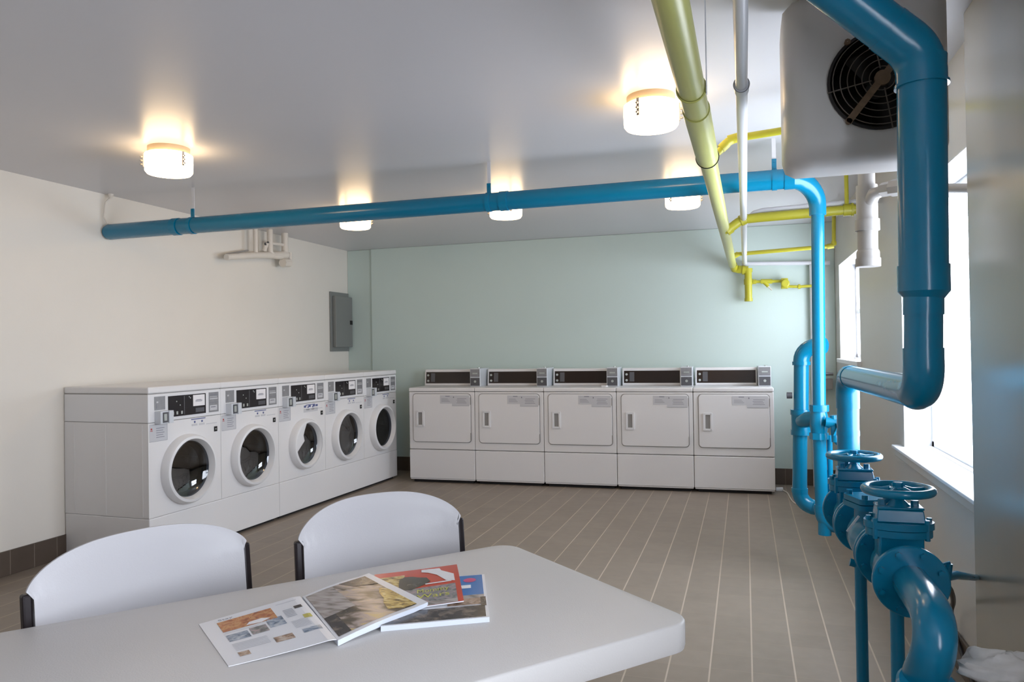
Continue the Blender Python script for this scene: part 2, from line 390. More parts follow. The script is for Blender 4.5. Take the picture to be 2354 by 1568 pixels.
# ------------------------------------------------------------------ washers (local: x along the row, y into the machine, z up, front at y=0)
WW,WD,WZ0,WZ1=0.637,0.685,0.285,1.092
def washer(label, kind=0):
    t=thing('washing_machine',label,'washing machine',group='front loading washers along the left wall')
    n=64; cx,cz=WW/2,0.545
    hole=0.165 if kind==2 else 0.185
    # cabinet with a porthole in its front
    b=MB().use('enamel')
    out=rect_by_angle(0,WW,WZ0+0.004,0.868,cx,cz,n)
    b.holeplate(out,cx,cz,hole,0.0)
    b.add([(cx+hole*cos(2*pi*k/n),y,cz+hole*sin(2*pi*k/n)) for y in (0.0,0.05) for k in range(n)],[(k,k+n,(k+1)%n+n,(k+1)%n) for k in range(n)])
    b.add([(0,0,WZ0),(WW,0,WZ0),(WW,WD,WZ0),(0,WD,WZ0),(0,0,0.868),(WW,0,0.868),(WW,WD,0.868),(0,WD,0.868)],[(0,3,2,1),(4,5,6,7),(1,2,6,5),(2,3,7,6),(3,0,4,7)])
    b.add([(0,0,WZ0),(WW,0,WZ0),(WW,0,WZ0+0.004),(0,0,WZ0+0.004)],[(0,1,2,3)])
    for yy in (0.045,0.34,0.60): b.box(-0.0022,0.0,yy,yy+0.005,WZ0+0.01,0.856)
    b.build('cabinet',t,smooth=30)
    b=MB().use('enamel2'); b.box(-0.001,WW+0.001,-0.002,WD,0.871,1.046); cp=b.build('control_panel',t,smooth=0,bevel=0.004)
    b=MB().use('enamel'); b.box(-0.002,WW+0.002,-0.006,WD,1.050,WZ1); b.build('lid',t,smooth=0,bevel=0.008)
    b=MB().use('seam'); b.box(0.001,WW-0.001,0.004,WD-0.01,0.866,0.873); b.box(0.001,WW-0.001,0.004,WD-0.01,1.044,1.052); b.box(0.04,0.60,0.0,0.004,0.8685,0.8705); b.build('seam',t,smooth=0)
    # control face
    b=MB().use('black'); b.box(0.160,0.490,-0.006,-0.002,0.893,1.026)
    b.use('plate2')
    b.box(0.292,0.298,-0.0065,-0.006,0.90,1.02)
    b.use('led')
    for xx,zz in ((0.225,0.985),(0.255,0.96),(0.335,1.008),(0.345,1.0)): b.box(xx,xx+0.007,-0.0072,-0.006,zz,zz+0.007)
    b.use('plate2').box(0.395,0.475,-0.0068,-0.006,0.905,0.933)
    b.build('display',cp,smooth=0)
    for xx in (0.19,0.225,0.265):
        b=MB().use('led'); b.box(xx,xx+0.014,-0.0075,-0.006,0.905,0.925); b.build('button',cp,smooth=0)
    b=MB().use('stickerw'); b.box(0.372,0.478,-0.0085,-0.006,0.947,1.020)
    b.use('ink'); b.box(0.392,0.455,-0.0090,-0.0084,0.980,0.984); b.box(0.400,0.445,-0.0090,-0.0084,0.986,0.989); b.box(0.392,0.450,-0.0090,-0.0084,0.9745,0.977)
    b.build('note_card',cp,smooth=0)
    b=MB().use('plate'); b.box(0.048,0.135,-0.004,-0.002,0.945,1.030); b.use('ink'); b.box(0.062,0.066,-0.0045,-0.004,0.955,0.985)
    b.use('sticker'); b.box(0.064,0.078,-0.0045,-0.004,0.99,1.0)
    b.build('coin_plate',cp,smooth=0)
    b=MB().use('plate'); b.box(0.522,0.615,-0.004,-0.002,0.893,1.028)
    b.use('ink'); b.box(0.524,0.613,-0.0045,-0.004,0.957,0.960); b.box(0.53,0.606,-0.0045,-0.004,1.008,1.012)
    b.use('sticker'); b.box(0.53,0.606,-0.0045,-0.004,0.980,0.988); b.box(0.53,0.60,-0.0045,-0.004,0.995,0.999); b.box(0.53,0.60,-0.0045,-0.004,0.905,0.940)
    b.use('ink'); b.box(0.54,0.585,-0.005,-0.0044,0.925,0.931)
    b.build('instruction_plate',cp,smooth=0)
    b=MB().use('coin'); b.box(0.050,0.150,-0.050,0.0,0.862,0.940); b.use('plate2'); b.box(0.066,0.112,-0.0515,-0.050,0.868,0.932); b.use('led'); b.box(0.072,0.094,-0.058,-0.0515,0.880,0.922)
    b.use('coin'); b.box(0.114,0.150,-0.056,-0.05,0.862,0.940); b.build('coin_slide',cp,smooth=0,bevel=0.003)
    # stickers below the control panel
    b=MB().use('sticker'); b.box(0.008,0.152,-0.0015,0,0.752,0.858)
    b.use('ink')
    for z_ in (0.752,0.857): b.box(0.008,0.152,-0.002,-0.0015,z_,z_+0.0015)
    b.box(0.1505,0.152,-0.002,-0.0015,0.752,0.858)
    for q in range(5): b.box(0.062,0.128-0.01*(q%2),-0.002,-0.0015,0.775+0.014*q,0.7785+0.014*q)
    b.use('inkred'); b.box(0.018,0.030,-0.002,-0.0015,0.826,0.836); b.box(0.015,0.034,-0.002,-0.0015,0.818,0.822)
    b.build('instruction_sticker',t,smooth=0)
    b=MB().use('inkblue'); zz=0.861 if kind!=2 else 0.856
    b.box(0.36,0.49,-0.0015,0,zz-0.004,zz+0.002)
    for xx in (0.385,0.452):
        b.use('inkblue').box(xx,xx+0.013,-0.0015,0,zz-0.026,zz-0.013); b.use('sticker').box(xx-0.02,xx+0.03,-0.0012,0,zz-0.045,zz-0.032)
    if kind==2:
        b.use('inkblue')
        for xx in (0.335,0.40,0.46,0.50): b.box(xx,xx+0.03,-0.0016,0,zz-0.020,zz-0.004)
        b.use('sticker').box(0.33,0.53,-0.0012,0,zz-0.06,zz-0.03)
    b.use('sticker').box(0.50,0.60,-0.0012,0,0.815,0.82); b.build('printed_symbol',t,smooth=0)
    b=MB().use('gap'); b.box(0.572,0.600,-0.004,0,0.758,0.792); b.use('led'); b.box(0.581,0.590,-0.005,-0.004,0.770,0.780); b.build('lock',t,smooth=0)
    # door: thick white ring, glass bowl
    ro=0.226 if kind!=2 else 0.205; ri=0.190 if kind!=2 else 0.170; off=0.012 if kind==2 else 0
    Md=frame_z((cx+off,0,cz),(0,-1,0))
    prof=[(ro,0.0),(ro,0.012),(ro-0.004,0.040),(ro-0.014,0.054),(ro-0.030,0.058)]+([(ri+0.008,0.056)] if kind==2 else [])+[(ri+0.002,0.050),(ri-0.006,0.030),(ri-0.012,0.006),(ri-0.012,0.0)]
    b=MB().use('enamel2'); b.lathe(prof,64,Md)
    dr=b.build('door',t,smooth=40)
    if kind==2:   # moulded handle cup covers the upper left of the glass
        b=MB().use('enamel2'); pts=[]
        for k in range(11): a=R(98+10*k); pts.append((cx+off+0.174*cos(a),cz+0.174*sin(a)))
        pts+=[(cx-0.085,cz+0.0),(cx-0.048,cz+0.030),(cx-0.062,cz+0.075),(cx-0.045,cz+0.115)]
        Mr=Matrix(((1,0,0,0),(0,0,-1,0),(0,1,0,0),(0,0,0,1)))
        b.prism([(x,z) for x,z in pts],0.028,0.050,Mr); b.build('door_handle',dr,smooth=30,bevel=0.004)
    rg=ri-0.010
    b=MB().use('doorglass'); b.lathe([(rg,0.018),(rg*0.9,0.006),(rg*0.7,-0.008),(rg*0.4,-0.018),(0.002,-0.022)],56,Md,caps=(False,True)); b.build('door_glass',dr,smooth=80)
    b=MB().use('gap'); b.lathe([(hole+0.0005,-0.006),(hole-0.02,-0.010),(hole-0.028,-0.045)],48,Md)
    b.build('door_gasket',t,smooth=60)
    b=MB().use('drum'); b.lathe([(0.175 if kind!=2 else 0.14,-0.05),(0.20,-0.06),(0.20,-0.16)],48,Md)
    b.use('drumdark'); b.lathe([(0.20,-0.16),(0.20,-0.33),(0.12,-0.36),(0.002,-0.34)],48,Md)
    for a in (40,160,280):
        b.box(-0.02,0.02,0.165,0.205,-0.32,-0.06, Md@Matrix.Rotation(R(a),4,'Z'))
    b.build('drum',t,smooth=50)
    return t
nrow=Vector((0.0335,0.9994,0)).normalized(); wrz=math.atan2(nrow.y,nrow.x)
W0=Vector((-3.500,3.722,0))
wl=['white front load washer nearest the camera, its grey side panel exposed',
    'white front load washer second from the near end, pale laundry behind its glass',
    'middle washer of the row, smaller glass notched by a moulded handle cup',
    'white front load washer fourth from the near end of the washer row',
    'white front load washer at the far end of the row beside the mint wall']
w0=washer(wl[0]); w2=washer(wl[2],2)
for i in range(5):
    loc=W0+nrow*(0.640*i+0.0015)
    if i==0: o=w0; o.location=loc; o.rotation_euler=(0,0,wrz)
    elif i==2: o=w2; o.location=loc; o.rotation_euler=(0,0,wrz)
    else: o=copy_thing(w0,loc,wrz,wl[i])
    if i==1: lo=loc
# laundry in the second washer
def blob(name,c,r,seed,m,label,cat,sq=(1,1,1),parent=None):
    rnd=random.Random(seed); ph=[rnd.uniform(0,6) for _ in range(9)]; b=MB().use(m); n,k=20,28; vs=[];fs=[]
    for i in range(n+1):
        th=pi*i/n
        for j in range(k):
            f=2*pi*j/k
            q=r*(1+0.16*sin(3*f+ph[0])*sin(2*th+ph[1])+0.12*sin(5*f+ph[2]+3*th)+0.08*sin(9*th+ph[3]+2*f)+0.05*sin(13*f+7*th+ph[4]))
            vs.append((c[0]+q*sin(th)*cos(f)*sq[0],c[1]+q*sin(th)*sin(f)*sq[1],c[2]+q*cos(th)*sq[2]))
    for i in range(n):
        for j in range(k): fs.append((i*k+j,(i+1)*k+j,(i+1)*k+(j+1)%k,i*k+(j+1)%k))
    b.add(vs,fs); o=b.build(name,parent,smooth=60)
    if label: tag(o,label,cat)
    return o
lp=lo+nrow*0.27+Vector((-nrow.y,nrow.x,0))*0.17+Vector((0,0,0.46))
blob('laundry',lp,0.088,3,'cloth','pale wet laundry seen through the second washer glass','laundry',(1,1,0.9))
# plinths under the washers
def plinth(i0,i1,label):
    t=thing('washer_plinth',label,'plinth',W0+nrow*(0.640*i0+0.001),wrz)
    L=0.640*(i1-i0)-0.002; b=MB().use('enamel'); b.box(0,L,-0.004,WD,0.022,WZ0-0.002); b.build('plinth_panel',t,smooth=0,bevel=0.006)
    b=MB().use('gap'); b.box(0.03,L-0.03,0.03,WD-0.02,0,0.024); b.build('plinth_foot',t,smooth=0)
plinth(0,2,'white steel plinth under the two nearest washers'); plinth(2,5,'long white steel plinth under the three farther washers')

# ------------------------------------------------------------------ dryers
DW,DD=0.6745,0.525
def dryer(label):
    t=thing('tumble_dryer',label,'dryer',group='tumble dryers against the mint back wall')
    b=MB().use('enamel'); b.box(0,DW,0,DD,0.325,0.882); b.build('cabinet',t,smooth=0,bevel=0.006)
    b=MB().use('enamel'); b.box(0,DW,-0.002,DD,0.040,0.320); b.box(0.004,DW-0.004,0.002,DD,0.028,0.040); b.build('lower_panel',t,smooth=0,bevel=0.006)
    b=MB().use('enamel'); b.box(-0.001,DW+0.001,-0.006,DD,0.885,0.922); b.build('top',t,smooth=0,bevel=0.009)
    b=MB().use('gap'); b.box(0.03,DW-0.03,0.035,DD-0.02,0,0.030); b.build('foot',t,smooth=0)
    b=MB().use('seam'); b.rbox(0.040,0.643,0.392,0.868,-0.0015,0.0,0.035); b.build('door_groove',t,smooth=0)
    b=MB().use('enamel'); b.rbox(0.0455,0.6375,0.398,0.862,-0.012,-0.001,0.032); dr=b.build('door',t,smooth=30,bevel=0.003)
    b=MB().use('enamel2'); x0,x1,z0,z1=0.082,0.163,0.545,0.702
    b.rbox(x0,x0+0.020,z0,z1,-0.022,-0.011,0.008); b.rbox(x1-0.020,x1,z0,z1,-0.022,-0.011,0.008); b.box(x0+0.01,x1-0.01,-0.022,-0.011,z0,z0+0.018); b.box(x0+0.01,x1-0.01,-0.022,-0.011,z1-0.018,z1)
    b.use('seam'); b.box(x0+0.019,x1-0.019,-0.014,-0.011,z0+0.017,z1-0.017); b.build('door_handle',dr,smooth=0,bevel=0.002)
    b=MB().use('seam'); b.box(0.636,0.643,-0.014,-0.006,0.42,0.49); b.box(0.636,0.643,-0.014,-0.006,0.76,0.83); b.build('hinge',dr,smooth=0)
    b=MB().use('sticker'); b.box(0.330,0.455,-0.0135,-0.012,0.770,0.850); b.use('ink')
    b.box(0.385,0.43,-0.014,-0.0135,0.838,0.844)
    for q in range(3): b.box(0.345,0.43-0.01*q,-0.014,-0.0135,0.790+0.012*q,0.793+0.012*q)
    b.build('price_sticker',dr,smooth=0)
    b=MB().use('sticker'); b.box(0.452,0.630,-0.0145,-0.012,0.748,0.850); b.use('ink')
    for q in range(4): b.box(0.50+0.005*(q%2),0.60-0.008*(q%3),-0.015,-0.0145,0.775+0.014*q,0.7785+0.014*q)
    b.box(0.455,0.627,-0.015,-0.0145,0.7485,0.750); b.box(0.465,0.474,-0.015,-0.0145,0.825,0.838)
    b.build('instruction_sticker',dr,smooth=0)
    # slanted console
    b=MB().use('enamel'); xs0,xs1=0.006,0.556
    b.add([(x,y,z) for x in (xs0,xs1) for y,z in ((0.385,0.922),(0.405,1.088),(0.47,1.088),(0.515,0.922))],[(0,1,2,3),(7,6,5,4),(0,4,5,1),(1,5,6,2),(2,6,7,3),(3,7,4,0)])
    co=b.build('console',t,smooth=0,bevel=0.008)
    def on(x0,x1,z0,z1,d,th=0.0015):
        f=lambda z:0.385+0.02*(z-0.922)/0.166
        return [(x,f(z)-d-e,z) for e in (th,0) for x,z in ((x0,z0),(x1,z0),(x1,z1),(x0,z1))],[(0,1,2,3),(0,4,5,1),(1,5,6,2),(2,6,7,3),(3,7,4,0)]
    b=MB().use('brownblack'); b.add(*on(0.022,0.545,0.946,1.062,0.0)); b.use('plate2'); b.add(*on(0.075,0.12,0.96,1.05,0.0015,0.0006)); b.build('display',co,smooth=0)
    for zz in (0.972,1.028):
        b=MB().use('led'); b.lathe([(0.011,0),(0.011,0.006),(0.006,0.008),(0.001,0.008)],16,frame_z((0.048,0.388,zz),(0,-1,0))); b.build('knob',co,smooth=40)
    b=MB().use('coin'); b.box(0.560,0.668,0.215,0.50,0.922,1.100); cb=b.build('coin_box',t,smooth=0,bevel=0.005)
    b=MB().use('plate'); b.box(0.566,0.662,0.2125,0.215,1.018,1.092); b.use('plate2').box(0.566,0.662,0.2125,0.215,0.930,1.008)
    b.use('led'); b.box(0.590,0.640,0.206,0.213,1.045,1.058); b.lathe([(0.012,0),(0.012,0.006),(0.001,0.006)],14,frame_z((0.615,0.212,0.972),(0,-1,0)))
    b.use('ink'); b.box(0.572,0.656,0.2115,0.2125,1.022,1.026)
    b.build('coin_slot_plate',cb,smooth=40)
    b=MB().use('led'); b.lathe([(0.010,0),(0.010,0.008),(0.001,0.010)],14,frame_z((0.625,0.30,1.100),(0,0,1))); b.build('lock_knob',cb,smooth=40)
    return t
drow=Vector((0.9997,0.0258,0)).normalized(); drz=math.atan2(drow.y,drow.x); D0=Vector((-3.158,6.728,0))
dl=['white tumble dryer at the left end of the back row beside the washers',
    'white tumble dryer second from the left along the mint wall',
    'middle white tumble dryer of the five, a small white scrap on its top',
    'white tumble dryer second from the right in the back row',
    'white tumble dryer at the right end of the row nearest the blue pipes']
d0=dryer(dl[0])
for i in range(5):
    loc=D0+drow*(0.6785*i)
    if i==0: d0.location=loc; d0.rotation_euler=(0,0,drz)
    else: copy_thing(d0,loc,drz,dl[i])
sl=D0+drow*(0.6785*2+0.545)+Vector((0,0.16,0.922))
b=MB().use('stickerw'); b.prism([(-0.03,-0.02),(0.02,-0.025),(0.032,0.008),(-0.005,0.024),(-0.032,0.01)],0,0.012,Matrix.Translation(sl)); tag(b.build('paper_scrap',smooth=0,bevel=0.004),'crumpled white scrap lying on top of the middle dryer','paper')

# ------------------------------------------------------------------ ceiling lamps
def lamp(label,loc):
    t=thing('ceiling_light',label,'ceiling light',loc,0,'round frosted ceiling lights')
    b=MB().use('lampbase'); b.lathe([(0.001,0),(0.106,0),(0.106,-0.034),(0.001,-0.034)],48); b.build('lamp_base',t,smooth=40)
    b=MB().use('bulb'); b.lathe([(0.001,-0.034),(0.110,-0.034),(0.120,-0.040),(0.121,-0.085),(0.119,-0.128),(0.110,-0.140),(0.06,-0.146),(0.001,-0.147)],48); b.build('lamp_shade',t,smooth=60)
    for k in range(3):
        b=MB().use('clip'); a=R(120*k-15); M=Matrix.Rotation(a,4,'Z')
        b.box(0.1205,0.126,-0.006,0.006,-0.112,-0.036,M)
        for zz in (-0.060,-0.080,-0.100): b.lathe([(0.004,0),(0.006,0.006),(0.005,0.012),(0.001,0.014)],10,M@frame_z((0.126,0,zz),(1,0,0)))
        b.build('shade_clip',t,smooth=50)
    return t
l0=lamp('round frosted ceiling light at the upper left, beyond the left end of the blue pipe',(-2.935,3.29,HC))
copy_thing(l0,(-0.378,3.34,HC),R(25),'large round ceiling light next to the pale yellow pipe')
copy_thing(l0,(-2.915,5.27,HC),R(40),'small looking round light half behind the blue pipe, left of its middle hanger')
copy_thing(l0,(-1.670,5.27,HC),R(80),'round light peeking below the blue pipe just right of its middle hanger')
copy_thing(l0,(-0.397,5.34,HC),R(10),'round light under the blue pipe close to the pale yellow pipe')

# ------------------------------------------------------------------ long blue drain pipe
XD,YD=0.0,4.16
t=thing('blue_drain_pipe','long glossy blue pipe slung under the ceiling across the room, ending at the left wall','pipe',(0,0,0))
zl,zr=2.139,2.176
def pz(x): return zl+(zr-zl)*(x+4.18)/4.35
def py(x): return 4.10+(0.14)*(x+4.18)/4.35 if x<0.3 else 4.24
b=MB().use('blue'); b.tube([(-4.185,py(-4.185),pz(-4.185)),(-4.16,py(-4.16),pz(-4.16)),(0.235,py(0.235),pz(0.235))],[0.044,0.0535,0.0535],32); b.build('pipe',t,smooth=50)
for x in (-3.62,-0.98,0.17): 
    pass
for x in (-3.64,-1.36,0.215):
    b=MB().use('blue'); b.tube([(x,py(x),pz(x)),(x+0.05,py(x),pz(x))],0.0575,32); b.build('coupling',t,smooth=40)
b=MB().use('blue')
el=[(0.23,4.24,2.178)]+[tuple(v) for v in arc((0.255,4.245,2.178),(0.388,4.35,2.178),(0.388,4.356,2.04),10)]
b.tube(el+[(0.388,4.356,1.99)],[0.0535,0.0535]+[0.0535-0.010*i/10 for i in range(10)]+[0.0435,0.0425],28); b.build('elbow',t,smooth=50)
# hangers
def hanger(label,x,blue=True):
    h=thing('pipe_hanger',label,'pipe hanger',(x,py(x),pz(x)),0,'hangers of the long blue pipe')
    H=HC-pz(x)
    b=MB().use('blue'); b.tube([(-0.013,0,0),(0.013,0,0)],0.0572,32,caps=True); b.box(-0.012,0.012,-0.004,0.004,0.05,0.112); b.lathe([(0.005,0),(0.005,0.006),(0.001,0.006)],10,frame_z((0,-0.004,0.098),(0,-1,0))); b.build('clamp',h,smooth=40)
    b=MB().use('whitepipe'); b.box(-0.010,0.010,0.004,0.008,0.075,H); b.build('strap',h,smooth=0)
    return h
hanger('white strap and blue clamp near the left end of the blue pipe',-3.49)
hanger('white strap and blue clamp at the middle of the blue pipe',-1.43)
hanger('white strap and blue clamp beside the heater and white pipe',0.166)
h=thing('wall_hanger','white bent wire hanger where the blue pipe meets the left wall','pipe hanger',(-4.15,4.07,2.139))
b=MB().use('creampipe'); b.tube([(0.005,0.0,0.05),(-0.02,-0.01,0.10),(-0.015,0.0,0.2),(0.0,0.03,0.235),(0.0,0.03,0.261)],0.006,10); b.build('wire',h,smooth=50)
b=MB().use('creampipe'); b.lathe([(0.02,0),(0.016,-0.02),(0.008,-0.03)],16,frame_z((0.0,0.03,0.261),(0,0,1)),caps=(False,True)); b.build('ceiling_cap',h,smooth=40)

# vertical blue drains near the window wall
t=thing('blue_standpipe','light blue vertical pipe from the ceiling bend down to a trap near the floor','pipe',(0.382,4.362,0))
b=MB().use('blue'); b.tube([(0.006,-0.006,2.0),(-0.004,0,0.94)],[0.0335,0.0335],28); b.build('upper_pipe',t,smooth=50)
b=MB().use('blue'); b.tube([(-0.008,0,0.93),(0,0.004,0.40)],0.0335,28); b.build('lower_pipe',t,smooth=50)
b=MB().use('blue')
b.tube([(-0.004,0,0.965),(-0.004,0,0.930)],0.049,8); b.tube([(-0.006,0,0.94),(-0.006,0,0.90),(-0.008,0,0.86),(-0.008,0,0.82),(-0.008,0,0.79)],[0.038,0.046,0.047,0.042,0.037],28); b.tube([(-0.008,0,0.815),(-0.008,0,0.780)],0.049,8)
b.tube([(-0.008,0,0.872),(0.03,0.0,0.870),(0.048,0.0,0.868)],[0.036,0.034,0.028],20)
b.tube([(-0.008,0.0,0.895),(-0.055,0.06,0.88),(-0.08,0.16,0.86)],[0.040,0.044,0.038],20); b.build('double_tee',t,smooth=45)
b=MB().use('blue'); b.tube([(0,0.004,0.425),(0,0.004,0.385)],0.0385,28); b.tube([(0,0.004,0.40)]+[tuple(v) for v in arc((0,0.004,0.385),(0,0.004,0.31),(0.075,0.004,0.315),8)],0.0365,24)
b.tube([(0.012,0.004,0.34),(0.012,0.004,0.265)],0.034,24); b.build('trap',t,smooth=45)
b=MB().use('blue'); b.tube([(0.047,0.02,0.80),(0.047,0.02,0.42),(0.047,0.015,0.39),(0.06,0.008,0.365)],[0.014,0.014,0.015,0.016],16); b.build('side_tube',t,smooth=50)
t=thing('blue_vent_pipe','darker blue vertical pipe with bend on top, left of the light blue standpipe','pipe',(0.300,4.600,0))
b=MB().use('blue'); b.tube([(0.008,0,1.20),(0.002,0,0.92)],0.041,28); b.build('upper_pipe',t,smooth=50)
b=MB().use('blue'); b.tube([(-0.006,0,0.80),(-0.014,0,0.45)],0.040,28); b.build('lower_pipe',t,smooth=50)
b=MB().use('blue'); b.tube([(0.008,0,1.18)]+[tuple(v) for v in arc((0.008,0,1.20),(0.008,0,1.285),(0.10,-0.03,1.285),8)]+[(0.13,-0.05,1.285)],0.0445,24); b.tube([(0.008,0,1.175),(0.008,0,1.195)],0.050,28); b.build('top_elbow',t,smooth=50)
b=MB().use('blue'); b.tube([(0,0,0.92),(0,0,0.89)],0.057,28); b.tube([(0,0,0.895),(0,0,0.80)],0.053,28); b.tube([(0,0,0.805),(0,0,0.775)],0.057,28); b.build('coupling',t,smooth=45)
b=MB().use('blue'); b.tube([(-0.014,0,0.47),(-0.014,0,0.445)],0.045,28); b.tube([(-0.014,0,0.455)]+[tuple(v) for v in arc((-0.014,0,0.45),(-0.014,0,0.365),(0.07,-0.02,0.365),8)]+[(0.10,-0.05,0.365)],0.043,24); b.build('bottom_elbow',t,smooth=50)
b=MB().use('plate2'); b.lathe([(0.001,0),(0.018,0),(0.018,0.03),(0.001,0.03)],20,frame_z((-0.045,0,1.00),(-1,0,0))); b.build('gauge_knob',t,smooth=40)
# small lever valve cluster
t=thing('lever_valve','small blue lever valve cluster right of the standpipe tee','valve',(0.432,4.30,0.825))
b=MB().use('blue'); b.tube([(-0.03,0,0.055),(0.03,0.0,0.05)],0.026,16); b.tube([(0.01,0,0.09),(0.02,0,-0.05)],[0.018,0.022],14); b.tube([(0.02,0,-0.03),(0.035,0,-0.06)],[0.022,0.016],12); b.build('valve_body',t,smooth=45)
b=MB().use('blue'); b.box(-0.004,0.004,-0.012,0.012,-0.06,0.08,Matrix.Translation((0.030,-0.03,0.04))@Matrix.Rotation(R(25),4,'Y')); b.box(-0.005,0.005,-0.01,0.01,-0.05,0.05,Matrix.Translation((0.045,-0.03,0.01))@Matrix.Rotation(R(-30),4,'Y')); b.build('lever',t,smooth=0,bevel=0.003)

# ------------------------------------------------------------------ near blue riser
XB,YBp=0.432,2.125
t=thing('blue_riser_pipe','thickest teal blue pipe, in front of the heater in the right foreground','pipe',(XB,YBp,0))
def Z(px_y): return 1.30-(px_y-803)*1.9/1722.2
b=MB().use('blue'); b.tube([(0.010,-0.002,Z(150)),(0.008,-0.002,Z(215)),(0.004,0,Z(640))],0.0570,40); b.build('upper_pipe',t,smooth=50)
b=MB().use('blue'); b.tube([(0.004,0,Z(628)),(0.004,0,Z(688)),(0.003,0,Z(703))],[0.0602,0.0602,0.047],40,caps=True); b.build('reducer',t,smooth=30)
b=MB().use('blue'); b.tube([(0.003,0,Z(695)),(0.002,0,Z(742))],0.0468,36); b.build('sleeve',t,smooth=40)
b=MB().use('blue'); b.tube([(0.002,0,Z(740)),(0.0,0,Z(830))],0.0442,36); b.build('lower_pipe',t,smooth=40)
rx=Vector((cos(YAW),sin(YAW),0))   # direction of the offset leg, across the room
b=MB().use('blue'); k0=Vector((0.008,-0.002,Z(185)))
d1=(rx*-0.79+Vector((0,0,0.62))).normalized()
q0=k0; q1=k0+Vector((0,0,0.075))
pts=[k0-Vector((0,0,0.03)),q0]
for i in range(1,9):
    a=i/8; dd=(Vector((0,0,1))*(1-a)+d1*a).normalized(); pts.append(pts[-1]+dd*0.0125)
pts.append(pts[-1]+d1*0.05)
b.tube(pts,0.0590,36); b.tube([k0-Vector((0,0,0.035)),k0-Vector((0,0,0.028))],0.0635,36)
b.build('top_elbow',t,smooth=50)
b=MB().use('blue'); e=pts[-1]; L=(HC-0.002-0.045-e.z)/d1.z; b.tube([e-d1*0.02,e+d1*L],0.0570,36); b.build('offset_pipe',t,smooth=50)
# bottom elbow and horizontal run
b=MB().use('blue'); zb=1.178
pts=[(0,0,Z(818)),(0,0,zb+0.075)]+[tuple(v) for v in arc((0,0,zb+0.06),(0,0,zb-0.012),(-0.001,0.085,zb-0.012),10)]
b.tube(pts,0.0470,36); b.build('bottom_elbow',t,smooth=50)
b=MB().use('blue'); b.tube([(-0.001,0.07,zb-0.012),(-0.016,1.27,1.158)],0.0442,36); b.build('horizontal_pipe',t,smooth=50)
b=MB().use('blue')
pts=[(-0.015,1.22,1.158),(-0.016,1.27,1.158)]+[tuple(v) for v in arc((-0.016,1.275,1.158),(-0.018,1.345,1.158),(-0.018,1.346,1.08),10)]+[(-0.018,1.346,1.02)]
b.tube(pts,0.0470,36); b.build('far_elbow',t,smooth=50)
b=MB().use('blue'); b.tube([(-0.018,1.346,1.03),(-0.020,1.346,0.70)],0.0443,36); b.tube([(-0.019,1.346,0.925),(-0.019,1.346,0.905)],0.0462,36)
b.tube([(-0.020,1.346,0.72)]+[tuple(v) for v in arc((-0.020,1.346,0.72),(-0.020,1.346,0.64),(-0.025,1.24,0.64),8)]+[(-0.04,1.02,0.66)],0.0443,30); b.build('drop_pipe',t,smooth=50)

